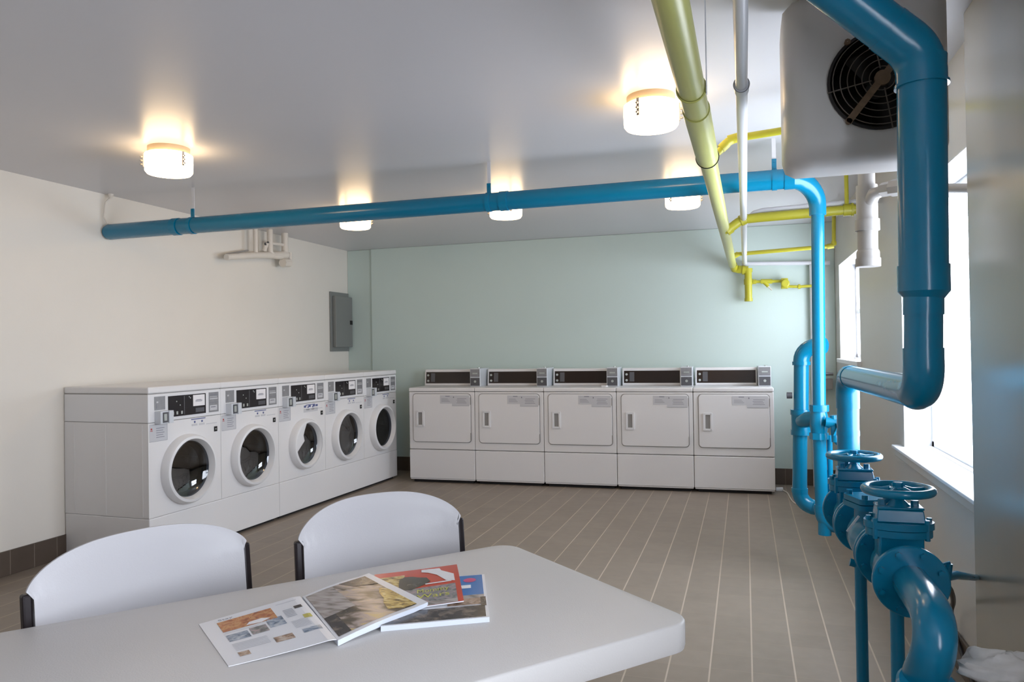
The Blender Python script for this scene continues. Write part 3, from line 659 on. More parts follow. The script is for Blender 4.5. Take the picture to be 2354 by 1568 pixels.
# ------------------------------------------------------------------ valve train (axis runs into the room at z .69)
ZT=0.690
def AX(y): return 0.392-(y-2.11)*0.045
def flange(bb,y,th=0.018,r=0.090,bolts=True,x=None):
    x=AX(y) if x is None else x
    M=frame_z((x,y,ZT),(0,1,0))
    bb.lathe([(0.001,-th/2),(r-0.003,-th/2),(r,-th/2+0.003),(r,th/2-0.003),(r-0.003,th/2),(0.001,th/2)],48,M)
    if bolts:
        for k in range(8):
            a=R(22.5+45*k); p=(x+0.074*cos(a),y,ZT+0.074*sin(a))
            bb.tube([(p[0],y-th/2-0.010,p[2]),(p[0],y+th/2+0.010,p[2])],0.0085,6)
def gate_valve(y,label,open_=0):
    x=AX(y)
    t=thing('gate_valve',label,'valve',(x,y,0),0,'flanged gate valves with handwheels')
    def L(bb): bb.v=[v-Vector((x,y,0)) for v in bb.v]; return bb
    b=MB().use('blue'); b.tube([(x,y-0.115,ZT),(x,y-0.07,ZT),(x,y-0.04,ZT),(x,y+0.04,ZT),(x,y+0.07,ZT),(x,y+0.115,ZT)],[0.052,0.055,0.066,0.066,0.055,0.052],32)
    b.box(x-0.055,x+0.055,y-0.038,y+0.038,ZT,ZT+0.112); L(b).build('valve_body',t,smooth=40,bevel=0.006)
    b=MB().use('blue'); flange(b,y-0.115,bolts=True); L(b).build('flange',t,smooth=35)
    b=MB().use('blue'); flange(b,y+0.115,bolts=True); L(b).build('flange',t,smooth=35)
    zf=ZT+0.112
    b=MB().use('blue')
    for q,(ra,rb) in enumerate(((0.082,0.058),(0.086,0.060))):
        pts=[(x+ra*cos(2*pi*k/40),y+rb*sin(2*pi*k/40)) for k in range(40)]; b.prism(pts,zf-0.020+0.020*q,zf-0.002+0.020*q)
    for sx in (-1,1):
        for sy in (-1,0,1): b.tube([(x+sx*(0.062 if sy else 0.074),y+sy*0.035,zf-0.026),(x+sx*(0.062 if sy else 0.074),y+sy*0.035,zf+0.028)],0.007,6)
    L(b).build('bonnet_flange',t,smooth=35)
    b=MB().use('blue'); pz0=zf+0.018
    for z0_,z1_,a0,a1 in ((pz0,pz0+0.034,0.060,0.055),(pz0+0.034,pz0+0.041,0.057,0.057)):
        vs=[(x+sx*a,y+sy*a*0.62,z) for z,a in ((z0_,a0),(z1_,a1)) for sx,sy in ((-1,-1),(1,-1),(1,1),(-1,1))]
        b.add(vs,[(0,3,2,1),(4,5,6,7),(0,1,5,4),(1,2,6,5),(2,3,7,6),(3,0,4,7)])
    b.lathe([(0.030,0),(0.020,0.010),(0.014,0.016)],20,frame_z((x,y,pz0+0.041),(0,0,1)),caps=(False,True))
    L(b).build('bonnet',t,smooth=35,bevel=0.003)
    b=MB().use('blue')
    for sx in (-1,1): b.tube([(x+sx*0.040,y,pz0+0.041),(x+sx*0.040,y,pz0+0.055)],0.010,6)
    b.tube([(x-0.022,y+0.025,pz0+0.041),(x-0.022,y+0.025,pz0+0.058)],0.011,6)
    L(b).build('gland_bolt',t,smooth=30)
    zw=0.902
    b=MB().use('blue'); b.tube([(x,y,pz0+0.041),(x,y,zw+0.016)],0.0105,16); b.tube([(x,y,zw+0.004),(x,y,zw+0.020)],0.013,6); L(b).build('stem',t,smooth=40)
    b=MB().use('blue'); M=Matrix.Translation((x,y,zw)); b.torus(0.081,0.0115,48,12,M); b.lathe([(0.024,-0.008),(0.024,0.006),(0.001,0.008)],20,M,caps=(True,False))
    for k in range(5):
        a=R(72*k+20); p=[(x+r_*cos(a),y+r_*sin(a),zw+h_) for r_,h_ in ((0.018,0.002),(0.04,-0.002),(0.06,-0.001),(0.080,0.0))]; b.tube(p,[0.009,0.007,0.006,0.007],10)
    L(b).build('handwheel',t,smooth=45)
    return t
gate_valve(2.235,'blue gate valve with handwheel, the nearer one, in the right foreground')
gate_valve(2.865,'blue gate valve with handwheel, the farther one below the vertical drop pipe')
# check valve between the gate valves
yc=2.55; xc=AX(yc)
t=thing('check_valve','squat blue valve with bolted square lid between the two handwheel valves','valve',(xc,yc,0))
def L(bb): bb.v=[v-Vector((xc,yc,0)) for v in bb.v]; return bb
b=MB().use('blue'); b.tube([(xc,yc-0.17,ZT),(xc,yc-0.10,ZT),(xc,yc-0.05,ZT),(xc,yc+0.05,ZT),(xc,yc+0.10,ZT),(xc,yc+0.17,ZT)],[0.052,0.056,0.074,0.074,0.056,0.052],32); b.lathe([(0.058,0),(0.055,0.115)],32,frame_z((xc,yc,ZT),(0,0,1))); L(b).build('valve_body',t,smooth=45)
b=MB().use('blue'); M=frame_z((xc,yc,ZT+0.10),(0,0,1))@Matrix.Rotation(R(20),4,'Z'); pts=rrect(-0.072,0.072,-0.066,0.066,0.02,4); b.prism(pts,0.0,0.016,M); b.prism(rrect(-0.070,0.070,-0.064,0.064,0.02,4),0.018,0.034,M)
for sx in (-1,1):
    for sy in (-1,1): b.lathe([(0.010,0),(0.010,0.012),(0.001,0.012)],6,M@Matrix.Translation((sx*0.052,sy*0.047,0.034)))
L(b).build('lid',t,smooth=30)
b=MB().use('blue'); flange(b,yc-0.175,0.016); L(b).build('flange',t,smooth=35)
b=MB().use('blue'); flange(b,yc+0.175,0.016); L(b).build('flange',t,smooth=35)
b=MB().use('whitepipe'); b.box(-0.003,0.003,-0.002,0.002,-0.03,0.03,Matrix.Translation((xc-0.066,yc-0.05,ZT+0.055))@Matrix.Rotation(R(35),4,'Y')); L(b).build('paint_mark',t,smooth=0)
# supports
def post(x,y,label):
    t=thing('support_post',label,'post',(x,y,0),0,'blue floor posts under the valves')
    b=MB().use('blue'); b.tube([(0,0,0.006),(0,0,ZT-0.06)],0.0175,24); b.build('post',t,smooth=50)
    b=MB().use('blue'); b.box(-0.05,0.05,-0.05,0.05,0,0.008); b.build('base_plate',t,smooth=0,bevel=0.002)
    b=MB().use('blue'); b.tube([(-0.03,0,ZT-0.062),(0.0,0,ZT-0.070),(0.03,0,ZT-0.062)],0.012,12); b.build('saddle',t,smooth=40)
post(0.325,2.50,'blue upright post carrying the middle of the valve line, the left one')
post(0.378,2.235,'blue upright post under the nearer handwheel valve')
# near end bend
t=thing('blue_bend_pipe','blue S shaped pipe curving down from the nearest round flange','pipe',(0.389,2.09,0))
def LL(bb): bb.v=[v-Vector((0.389,2.09,0)) for v in bb.v]; return bb
P=[(0.392,2.112,ZT),(0.391,2.03,ZT+0.002),(0.390,1.95,ZT+0.004),(0.388,1.88,ZT+0.000),(0.384,1.835,ZT-0.022),(0.378,1.820,ZT-0.058),(0.371,1.832,ZT-0.095),(0.366,1.852,ZT-0.125),(0.362,1.862,ZT-0.16),(0.360,1.865,ZT-0.20)]
def cr(P,n=4):
    Q=[Vector(p) for p in P]; Q=[Q[0]*2-Q[1]]+Q+[Q[-1]*2-Q[-2]]; o=[]
    for i in range(1,len(Q)-2):
        for k in range(n):
            t_=k/n; p0,p1,p2,p3=Q[i-1:i+3]
            o.append(0.5*((2*p1)+(p2-p0)*t_+(2*p0-5*p1+4*p2-p3)*t_**2+(3*p1-p0-3*p2+p3)*t_**3))
    o.append(Q[-2]); return o
b=MB().use('blue'); b.tube(cr(P),0.0440,32); LL(b).build('bend',t,smooth=60)
b=MB().use('blue'); M=frame_z((0.368,1.835,0.545),(0,-0.35,0.94)); b.lathe([(0.001,-0.012),(0.056,-0.012),(0.062,-0.006),(0.062,0.006),(0.056,0.012),(0.001,0.012)],36,M); LL(b).build('end_flange',t,smooth=40)
b=MB().use('blue'); b.tube([(0.372,1.85,0.50),(0.372,1.86,0.0)],0.040,28); LL(b).build('floor_leg',t,smooth=40)
# small drain cock to the right of the flange
t=thing('drain_cock','small blue tap with lever on a stub pipe running behind the pilaster','tap',(0.56,2.49,0.60))
b=MB().use('blue'); b.tube([(-0.13,-0.19,0.055),(-0.02,-0.02,0.006),(0.03,0.045,0.0),(0.12,0.21,-0.05),(0.18,0.40,-0.10)],[0.010,0.012,0.013,0.0095,0.0095],14); b.build('stub_pipe',t,smooth=45)
b=MB().use('blue'); b.tube([(-0.005,0,0.005),(0.004,0.0,0.045)],[0.014,0.009],10); b.box(-0.012,0.022,-0.004,0.004,0.040,0.047,Matrix.Rotation(R(-20),4,'Y')); b.build('lever',t,smooth=30)
# black cable on the wall and floor
b=MB().use('cable'); b.tube(cr([(0.50,2.42,0.60),(0.565,2.53,0.565),(0.62,2.72,0.49),(0.70,3.05,0.36),(0.755,3.32,0.23),(0.768,3.28,0.13),(0.765,3.12,0.08),(0.755,2.95,0.03),(0.75,2.90,0.012)],6),0.0085,10); tag(b.build('power_cable',smooth=60),'black cable hanging behind the round flange down to the wall skirting','cable')
# white wrapped fitting at the bottom right
t=thing('wrapped_fitting','white wrapped pipe fitting at the bottom right corner of the view','fitting',(0.522,1.85,0))
o=blob('wrap',(0.0,0.0,0.592),0.058,11,'insul',None,None,(1.5,0.9,0.62),t)
b=MB().use('greypipe'); b.tube([(0.02,0,0.58),(0.02,0.0,0.0)],0.018,16); b.build('leg_pipe',t,smooth=40)

# ------------------------------------------------------------------ heater
t=thing('unit_heater','large beige grey fan heater box hung in the upper right behind the thick blue pipe','heater',(0.360,2.44,1.845))
BRK=0
hx,hz,hd=0.232,0.530,0.21; n=64; cxh,czh,rh=0.040,0.232,0.146
b=MB().use('heater')
loops=[]
for ins,yy,rr in ((0.070,0.0,0.02),(0.045,0.006,0.035),(0.020,0.026,0.04),(0.005,0.055,0.045),(0.0,0.085,0.045),(0.0,hd,0.045)):
    loops.append([(x,yy,z) for x,z in rect_by_angle(-hx+ins,hx-ins,ins,hz-ins,cxh,czh,n,rr)])
b.add([(cxh+rh*cos(2*pi*k/n),0.0,czh+rh*sin(2*pi*k/n)) for k in range(n)]+[p for l in loops for p in l],
      [(i*n+k,i*n+(k+1)%n,(i+1)*n+(k+1)%n,(i+1)*n+k) for i in range(len(loops)) for k in range(n)]+[tuple(len(loops)*n+k for k in range(n))])
b.build('casing',t,smooth=50)
b=MB().use('fan'); M=frame_z((cxh,0,czh),(0,-1,0)); b.lathe([(rh+0.004,0.004),(rh+0.004,0.010),(rh-0.004,0.010),(rh-0.006,-0.03),(rh-0.012,-0.20),(0.001,-0.20)],48,M); b.build('fan_shroud',t,smooth=40)
b=MB().use('fan')
for k in range(4):
    Mk=M@Matrix.Rotation(R(90*k+20),4,'Z'); vs=[]
    for i in range(7):
        r_=0.025+0.018*i; w_=0.022+0.006*i
        vs+= [(r_,-w_,-0.10-0.012),(r_,w_,-0.10+0.014)]
    b.add(vs,[(2*i,2*i+1,2*i+3,2*i+2) for i in range(6)],Mk)
b.lathe([(0.03,-0.13),(0.03,-0.09),(0.001,-0.08)],24,M); fb=b.build('fan_blade',t,smooth=50); so=fb.modifiers.new('t','SOLIDIFY'); so.thickness=0.002
b=MB().use('wire')
for k,r_ in enumerate((0.035,0.055,0.075,0.095,0.115,0.135)): b.torus(r_,0.0016,48,6,M@Matrix.Translation((0,0,0.014)))
for a in (10,100,190,280): b.tube([M@Vector((0.03*cos(R(a)),0.03*sin(R(a)),0.016)),M@Vector((0.152*cos(R(a)),0.152*sin(R(a)),0.010))],0.002,6)
b.build('wire_guard',t,smooth=50)
b=MB().use('rust')
b.box(-0.155,0.155,-0.010,0.010,0.016,0.020,M@Matrix.Rotation(R(232+BRK),4,'Z'))
b.lathe([(0.022,0.010),(0.022,0.022),(0.001,0.024)],20,M); b.build('guard_bracket',t,smooth=40)
for a in (128,232):
    b=MB().use('rust'); b.lathe([(0.009,0),(0.009,0.014),(0.001,0.014)],8,M@Matrix.Translation((0.150*cos(R(a)),0.150*sin(R(a)),0.006))); b.build('bolt',t,smooth=40)
b=MB().use('plate2')
for sx in (-1,1): b.tube([(sx*0.18,0.15,hz-0.01),(sx*0.18,0.15,HC-1.845)],0.006,10)
b.build('hanging_rod',t,smooth=40)
# white stack with tee under the heater
t=thing('white_drain_stack','greyish white vertical pipe with tee and end cap hanging below the heater','pipe',(0.486,3.351,0))
b=MB().use('greypipe'); b.tube([(0,0,2.02),(0,0,1.93)],0.0325,24); b.tube([(0,0,1.94),(0,0,1.77)],0.0405,28); b.tube([(0,0,1.80),(0,0,1.755)],0.0465,28); b.build('tee_fitting',t,smooth=40)
b=MB().use('greypipe'); b.tube([(0,0,1.76),(0,0,1.665)],0.0385,28); b.build('pipe',t,smooth=40)
b=MB().use('greypipe'); b.tube([(0,0,1.675),(0,0,1.665),(0,0,1.64)],[0.041,0.044,0.044],28); b.tube([(0,0,1.642),(0,0,1.608)],0.0475,28); b.build('end_cap',t,smooth=40)
b=MB().use('greypipe'); b.tube([(0,0,1.85),(0.020,-0.05,1.895),(0.055,-0.07,1.905)],[0.026,0.026,0.022],20); b.tube([(0.045,-0.068,1.905),(0.085,-0.10,1.905)],0.029,6); b.tube([(0.08,-0.095,1.905),(0.115,-0.14,1.90)],0.034,8)
b.tube([(0.10,-0.12,1.90),(0.175,-0.26,1.865)],0.0165,16)
b.tube([(0.165,-0.245,1.868),(0.19,-0.29,1.857)],0.030,8); b.tube([(0.19,-0.29,1.857),(0.205,-0.32,1.850)],0.024,6); b.tube([(0.20,-0.31,1.852),(0.262,-0.499,1.81)],0.0165,16)
b.build('branch_pipe',t,smooth=40)
b=MB().use('creampipe'); b.tube([(0,0,2.02),(0.0,0,HC)],0.028,20); b.build('riser',t,smooth=40)

# ------------------------------------------------------------------ yellow and white lines under the ceiling, running to the back wall
def run(name,label,m,secs,joints=(),cat='pipe',seg=24,extra=None):
    t=thing(name,label,cat,(0,0,0))
    for part,path,rad in secs:
        b=MB().use(m); b.tube(path,rad,seg); b.build(part,t,smooth=50)
    for p,d,r_,l_ in joints:
        b=MB().use(m); d=Vector(d).normalized(); p=Vector(p); b.tube([p-d*l_/2,p+d*l_/2],r_,seg); b.build('coupling',t,smooth=40)
    return t
ZY=2.035
def XY(y): return -0.138+0.0075*(y-1.66)
run('yellow_main_pipe','thick pale yellow green pipe running from the near ceiling to the back wall','paleyellow',
    [('near_pipe',[(XY(0.6),0.6,ZY),(XY(2.45),2.45,ZY)],0.0385),('middle_pipe',[(XY(2.4),2.4,ZY),(XY(2.95),2.95,ZY)],0.0425),('far_pipe',[(XY(2.9),2.9,ZY),(XY(7.2),7.2,ZY)],0.0345)],
    [((XY(2.98),2.98,ZY),(0,1,0),0.0425,0.10)])
o=MB().use('gap'); o.torus(0.0435,0.0022,32,8,frame_z((XY(3.03),3.03,ZY),(0,1,0))); 
tag(o.build('rubber_ring',smooth=50),'thin dark ring round the thick pale yellow pipe at its joint','ring')
run('white_overhead_pipe','white pipe running under the ceiling straight away from the camera beside the yellow one','whitepipe',
    [('near_pipe',[(0.004,0.6,2.10),(0.004,2.45,2.10)],0.0178),('far_pipe',[(0.004,2.40,2.10),(0.006,4.6,2.088),(0.010,7.26,2.052)],[0.0185,0.0195,0.0215])],
    [((0.004,2.44,2.10),(0,1,0),0.0225,0.05),((0.006,4.9,2.085),(0,1,0),0.027,0.05)],seg=20)
for k,(xx,yy,zz) in enumerate(((0.004,2.40,2.12),)):
    h=thing('pipe_hanger','thin metal hook holding the white overhead pipe at its joint','pipe hanger',(xx,yy,2.10))
    b=MB().use('framegrey'); b.torus(0.0235,0.0016,28,6,frame_z((0,0.01,0),(0,1,0.15))); b.tube([(0,0.01,0.023),(0,0.01,0.30)],0.0016,6); b.build('hook',h,smooth=40)
h=thing('pipe_hanger','pale flat strap hanger beside the thick yellow pipe near the camera','pipe hanger',(XY(2.2)+0.042,2.2,ZY))
b=MB().use('whitepipe'); b.box(-0.001,0.002,-0.009,0.009,-0.02,HC-ZY-0.002); b.box(-0.03,0.002,-0.009,0.009,HC-ZY-0.003,HC-ZY); b.build('strap',h,smooth=0)
b=MB().use('paleyellow'); b.torus(0.041,0.003,32,6,frame_z((-0.042,0,0),(0,1,0))); b.build('ring',h,smooth=40)
# branch 1, up and right behind the heater
t=run('yellow_branch_pipe','yellow pipe bending off the thick one and running right behind the heater','yellow',
    [('riser',[(-0.122,3.46,2.09),(-0.108,3.48,2.155),(-0.075,3.49,2.185)],0.0165),('pipe',[(-0.03,3.50,2.222),(0.785,3.42,2.262)],0.0165)],
    [((-0.075,3.49,2.19),(0.8,0.1,0.75),0.0215,0.035),((-0.032,3.50,2.222),(1,0,0.2),0.0215,0.05)],seg=20)
b=MB().use('yellow'); b.tube([(-0.085,3.49,2.18),(-0.055,3.497,2.210),(-0.035,3.50,2.220),(-0.01,3.50,2.224)],0.020,18); b.build('elbow',t,smooth=50)
# branch 2 yellow + white
t=run('yellow_branch_pipe','thicker yellow pipe running right to the window wall below the long blue pipe','yellow',
    [('pipe',[(0.0,4.90,2.080),(0.10,4.90,2.085),(0.70,4.90,2.100)],0.029)],
    [((0.605,4.90,2.097),(1,0,0),0.036,0.05),((0.63,4.90,2.098),(1,0,0),0.040,0.012)],seg=22)
b=MB().use('yellow'); b.tube([(-0.110,4.90,2.02),(-0.075,4.90,2.03),(-0.03,4.90,2.062),(0.0,4.90,2.078),(0.03,4.90,2.082)],0.029,20); b.tube([(-0.10,4.90,2.015),(-0.07,4.90,2.035)],0.036,20); b.tube([(-0.015,4.90,2.070),(0.012,4.90,2.082)],0.035,20); b.build('elbow',t,smooth=50)
b=MB().use('yellow'); b.tube([(0.60,4.90,2.10),(0.60,4.90,2.20),(0.60,4.90,HC)],0.012,14); b.build('riser',t,smooth=40)
t=run('white_branch_pipe','white pipe bending right off the overhead white one above the yellow branch','whitepipe',
    [('pipe',[(0.012,4.93,2.06),(0.03,4.93,2.085),(0.07,4.93,2.118),(0.12,4.93,2.130),(0.78,4.93,2.150)],0.0185)],seg=18)
# branch 3
t=run('yellow_branch_pipe','thin yellow pipe nearer the back wall, turning up at its right end','yellow',
    [('pipe',[(-0.06,6.60,2.06),(0.70,6.60,2.088)],0.0165),('riser',[(0.705,6.60,2.09),(0.712,6.60,HC)],0.015)],
    [((0.68,6.60,2.088),(1,0,0.1),0.022,0.05),((0.706,6.60,2.11),(0,0,1),0.021,0.03)],seg=16)
b=MB().use('yellow'); b.tube([(-0.105,6.60,2.02),(-0.075,6.60,2.045),(-0.04,6.60,2.062)],0.022,16); b.build('elbow',t,smooth=50)
# white thin pipe on the back wall
run('white_wall_pipe','thin white pipe running right along the mint wall','whitepipe',[('pipe',[(0.0,7.30,2.048),(0.745,7.30,2.022)],0.0185)],[((0.005,7.29,2.05),(1,0,0),0.025,0.04)],seg=16)
# yellow drop and gas train on the back wall
t=thing('yellow_gas_drop','yellow vertical stub pipe on the mint wall where the thick pipe ends','pipe',(0.04,7.27,0))
b=MB().use('yellow'); b.tube([(-0.13,-0.06,ZY),(-0.12,0.0,ZY-0.03),(-0.08,0,1.995),(0.0,0,1.985)],[0.0345,0.037,0.037,0.036],20); b.tube([(-0.05,0,1.988),(-0.03,0,1.986)],0.043,20); b.build('elbow',t,smooth=50)
b=MB().use('yellow'); b.tube([(0.0,0,2.0),(0,0,1.705)],0.033,20); b.tube([(0.0,0,2.0),(0,0,1.965)],0.039,20); b.tube([(0,0,1.90),(0,0,1.85)],0.039,20); b.tube([(0,0,1.725),(0,0,1.695)],0.037,20); b.build('stub',t,smooth=40)
t=thing('yellow_gas_train','yellow strainer and regulator on a thin yellow line beside the stub','gas fitting',(0.10,7.27,1.875))
b=MB().use('yellow'); b.tube([(-0.03,0,0),(0.275,0,-0.005)],0.014,14); b.tube([(0.05,0,0),(0.15,0,-0.003)],0.022,14); b.tube([(-0.02,0,0),(0.01,0,0)],0.022,8); b.build('pipe',t,smooth=40)
b=MB().use('yellow'); b.tube([(0.075,0,0),(0.115,-0.01,-0.05)],[0.020,0.014],14); b.use('creampipe'); b.tube([(0.115,-0.01,-0.05),(0.145,-0.02,-0.085)],0.006,8); b.build('strainer',t,smooth=40)
b=MB().use('yellow'); b.box(0.225,0.285,-0.03,0.03,-0.075,0.02); b.lathe([(0.034,0),(0.040,0.01),(0.034,0.022)],20,frame_z((0.26,-0.03,-0.03),(0,-1,0)),caps=(False,True)); b.build('regulator',t,smooth=30,bevel=0.006)
b=MB().use('yellow'); b.tube([(0.285,0,-0.055),(0.40,0,-0.062)],0.013,12); b.tube([(0.37,0,-0.06),(0.39,0,-0.06)],0.022,8); b.tube([(0.40,0,-0.060),(0.50,0,-0.058)],0.013,12); b.build('outlet_pipe',t,smooth=40)
# conduits in the back right corner
b=MB().use('whitepipe'); b.tube([(0.60,7.30,0.0),(0.60,7.30,2.01)],0.030,20); tag(b.build('white_corner_pipe',smooth=50),'white vertical pipe in the back right corner behind the blue ones','pipe')
t=thing('wall_tap','small grey tap and bracket on the wall behind the blue pipes','tap',(0.70,7.30,0.88))
b=MB().use('greypipe'); b.box(-0.05,0.05,-0.03,0.03,0,0.10); b.build('bracket',t,smooth=0,bevel=0.006)
b=MB().use('framegrey'); b.tube([(-0.04,-0.05,0.14),(0.05,-0.05,0.14)],0.014,12); b.build('tap_body',t,smooth=40)
b=MB().use('framegrey'); b.box(-0.05,0.04,-0.03,0.02,-0.12,-0.05); tag(b.build('floor_pump',smooth=0,bevel=0.01),'small dark grey device on the floor behind the blue standpipe','device'); o=bpy.data.objects['floor_pump']; o.location=(0.62,7.0,0.12)
# white plug and cord on floor by right dryer
b=MB().use('whitewood'); b.box(-0.03,0.03,-0.02,0.02,0,0.03); o=tag(b.build('white_plug',smooth=0,bevel=0.006),'small white plug lying on the floor beside the right hand dryer','plug'); o.location=(0.27,7.02,0)
b=MB().use('creampipe'); b.tube(cr([(0.29,7.02,0.012),(0.33,6.9,0.006),(0.34,6.7,0.006),(0.36,6.5,0.006),(0.44,6.3,0.006)],5),0.005,8); tag(b.build('extension_lead',smooth=50),'thin pale cord on the floor between the right dryer and blue pipes','cord')

# ------------------------------------------------------------------ left wall items
t=thing('electrical_panel','grey steel electrical panel on the left wall close to the back corner','electrical panel',(XL,7.18,1.29))
b=MB().use('panelgrey'); b.box(0,0.018,-0.19,0.19,0,0.635); b.build('panel_trim',t,smooth=0,bevel=0.004)
b=MB().use('panelgrey'); b.box(0.018,0.060,-0.155,0.193,0.045,0.590); d=b.build('panel_door',t,smooth=0,bevel=0.006)
b=MB().use('gap'); b.box(0.060,0.066,0.135,0.185,0.29,0.335); b.build('latch',d,smooth=0,bevel=0.002)
t=thing('cream_pipe_cluster','cluster of cream pipes and valves on the left wall under the blue pipe','pipes',(-4.08,5.7,2.1))
b=MB().use('creampipe'); b.tube([(0,-0.49,-0.015),(0,-0.1,0.045),(0,0.36,0.10)],[0.026,0.028,0.036],16); b.build('header_pipe',t,smooth=40)
b=MB().use('greypipe'); b.tube([(-0.05,-0.42,0.02),(-0.05,-0.14,0.085)],0.008,10); b.build('thin_rod',t,smooth=40)
for yy,r_ in ((-0.10,0.020),(0.11,0.026),(0.34,0.032)):
    b=MB().use('creampipe'); b.tube([(0,yy,0.07 if yy<0.3 else 0.12),(0,yy,0.30)],r_,18); b.build('riser',t,smooth=40)
b=MB().use('creampipe'); b.tube([(0.0,0.11,0.10),(0.01,0.14,0.065),(0.01,0.26,0.07),(0.0,0.34,0.13)],0.026,16); b.build('u_bend',t,smooth=50)
b=MB().use('creampipe'); b.tube([(0.0,0.30,0.02),(0.0,0.40,0.03)],0.042,8); b.tube([(0,0.42,0.02),(0,0.42,0.13)],0.022,12); b.tube([(0,0.11,0.18),(0,0.34,0.19)],0.014,10); b.build('tee_fitting',t,smooth=35)
b=MB().use('plate2'); b.lathe([(0.012,0),(0.012,0.01),(0.001,0.01)],10,frame_z((0.03,0.03,0.17),(1,0,0))); b.lathe([(0.012,0),(0.012,0.01),(0.001,0.01)],10,frame_z((0.03,-0.005,0.155),(1,0,0))); b.use('creampipe'); b.tube([(0.0,0.02,0.10),(0.03,0.015,0.17)],[0.02,0.024],12); b.build('valve',t,smooth=40)

# ------------------------------------------------------------------ table
TA=Vector((-0.657,2.055)); TB=Vector((-0.110,1.572)); u=Vector((-0.760,-0.870)).normalized(); v=(TB-TA).normalized()
v=(v-u*v.dot(u)).normalized(); Wd=0.735; Ln=1.83
def T2(a,b_): return TA+u*a+v*b_
t=thing('folding_table','long white plastic folding table with rounded corners in the foreground','table',(0,0,0))
b=MB().use('table')
def outline(ins,r,seg=8):
    loc=rrect(ins,Ln-ins,ins,Wd-ins,r,seg); return [T2(a,c) for a,c in loc]
rings=[(0.006,0.052,0.7400),(0.002,0.055,0.7385),(0.0,0.056,0.7350),(0.0,0.056,0.690),(0.002,0.054,0.683),(0.008,0.05,0.682)]
loops=[]
for ins,r_,z_ in rings: loops.append([(p.x,p.y,z_) for p in outline(ins,r_)])
n=len(loops[0]); vs=[p for l in loops for p in l]
fs=[tuple(range(n))[::-1],tuple((len(loops)-1)*n+k for k in range(n))]+[(i*n+k,i*n+(k+1)%n,(i+1)*n+(k+1)%n,(i+1)*n+k) for i in range(len(loops)-1) for k in range(n)]
b.add(vs,fs); o=b.build('tabletop',t,smooth=50)
for a in (0.22,1.61):
    for c in (0.12,0.615):
        p=T2(a,c); b=MB().use('framegrey'); b.tube([(p.x,p.y,0.683),(p.x,p.y,0.0)],0.014,14); b.build('leg',t,smooth=50)
    p,q=T2(a,0.12),T2(a,0.615); b=MB().use('framegrey'); b.tube([(p.x,p.y,0.35),(q.x,q.y,0.35)],0.011,12); b.build('crossbar',t,smooth=50)

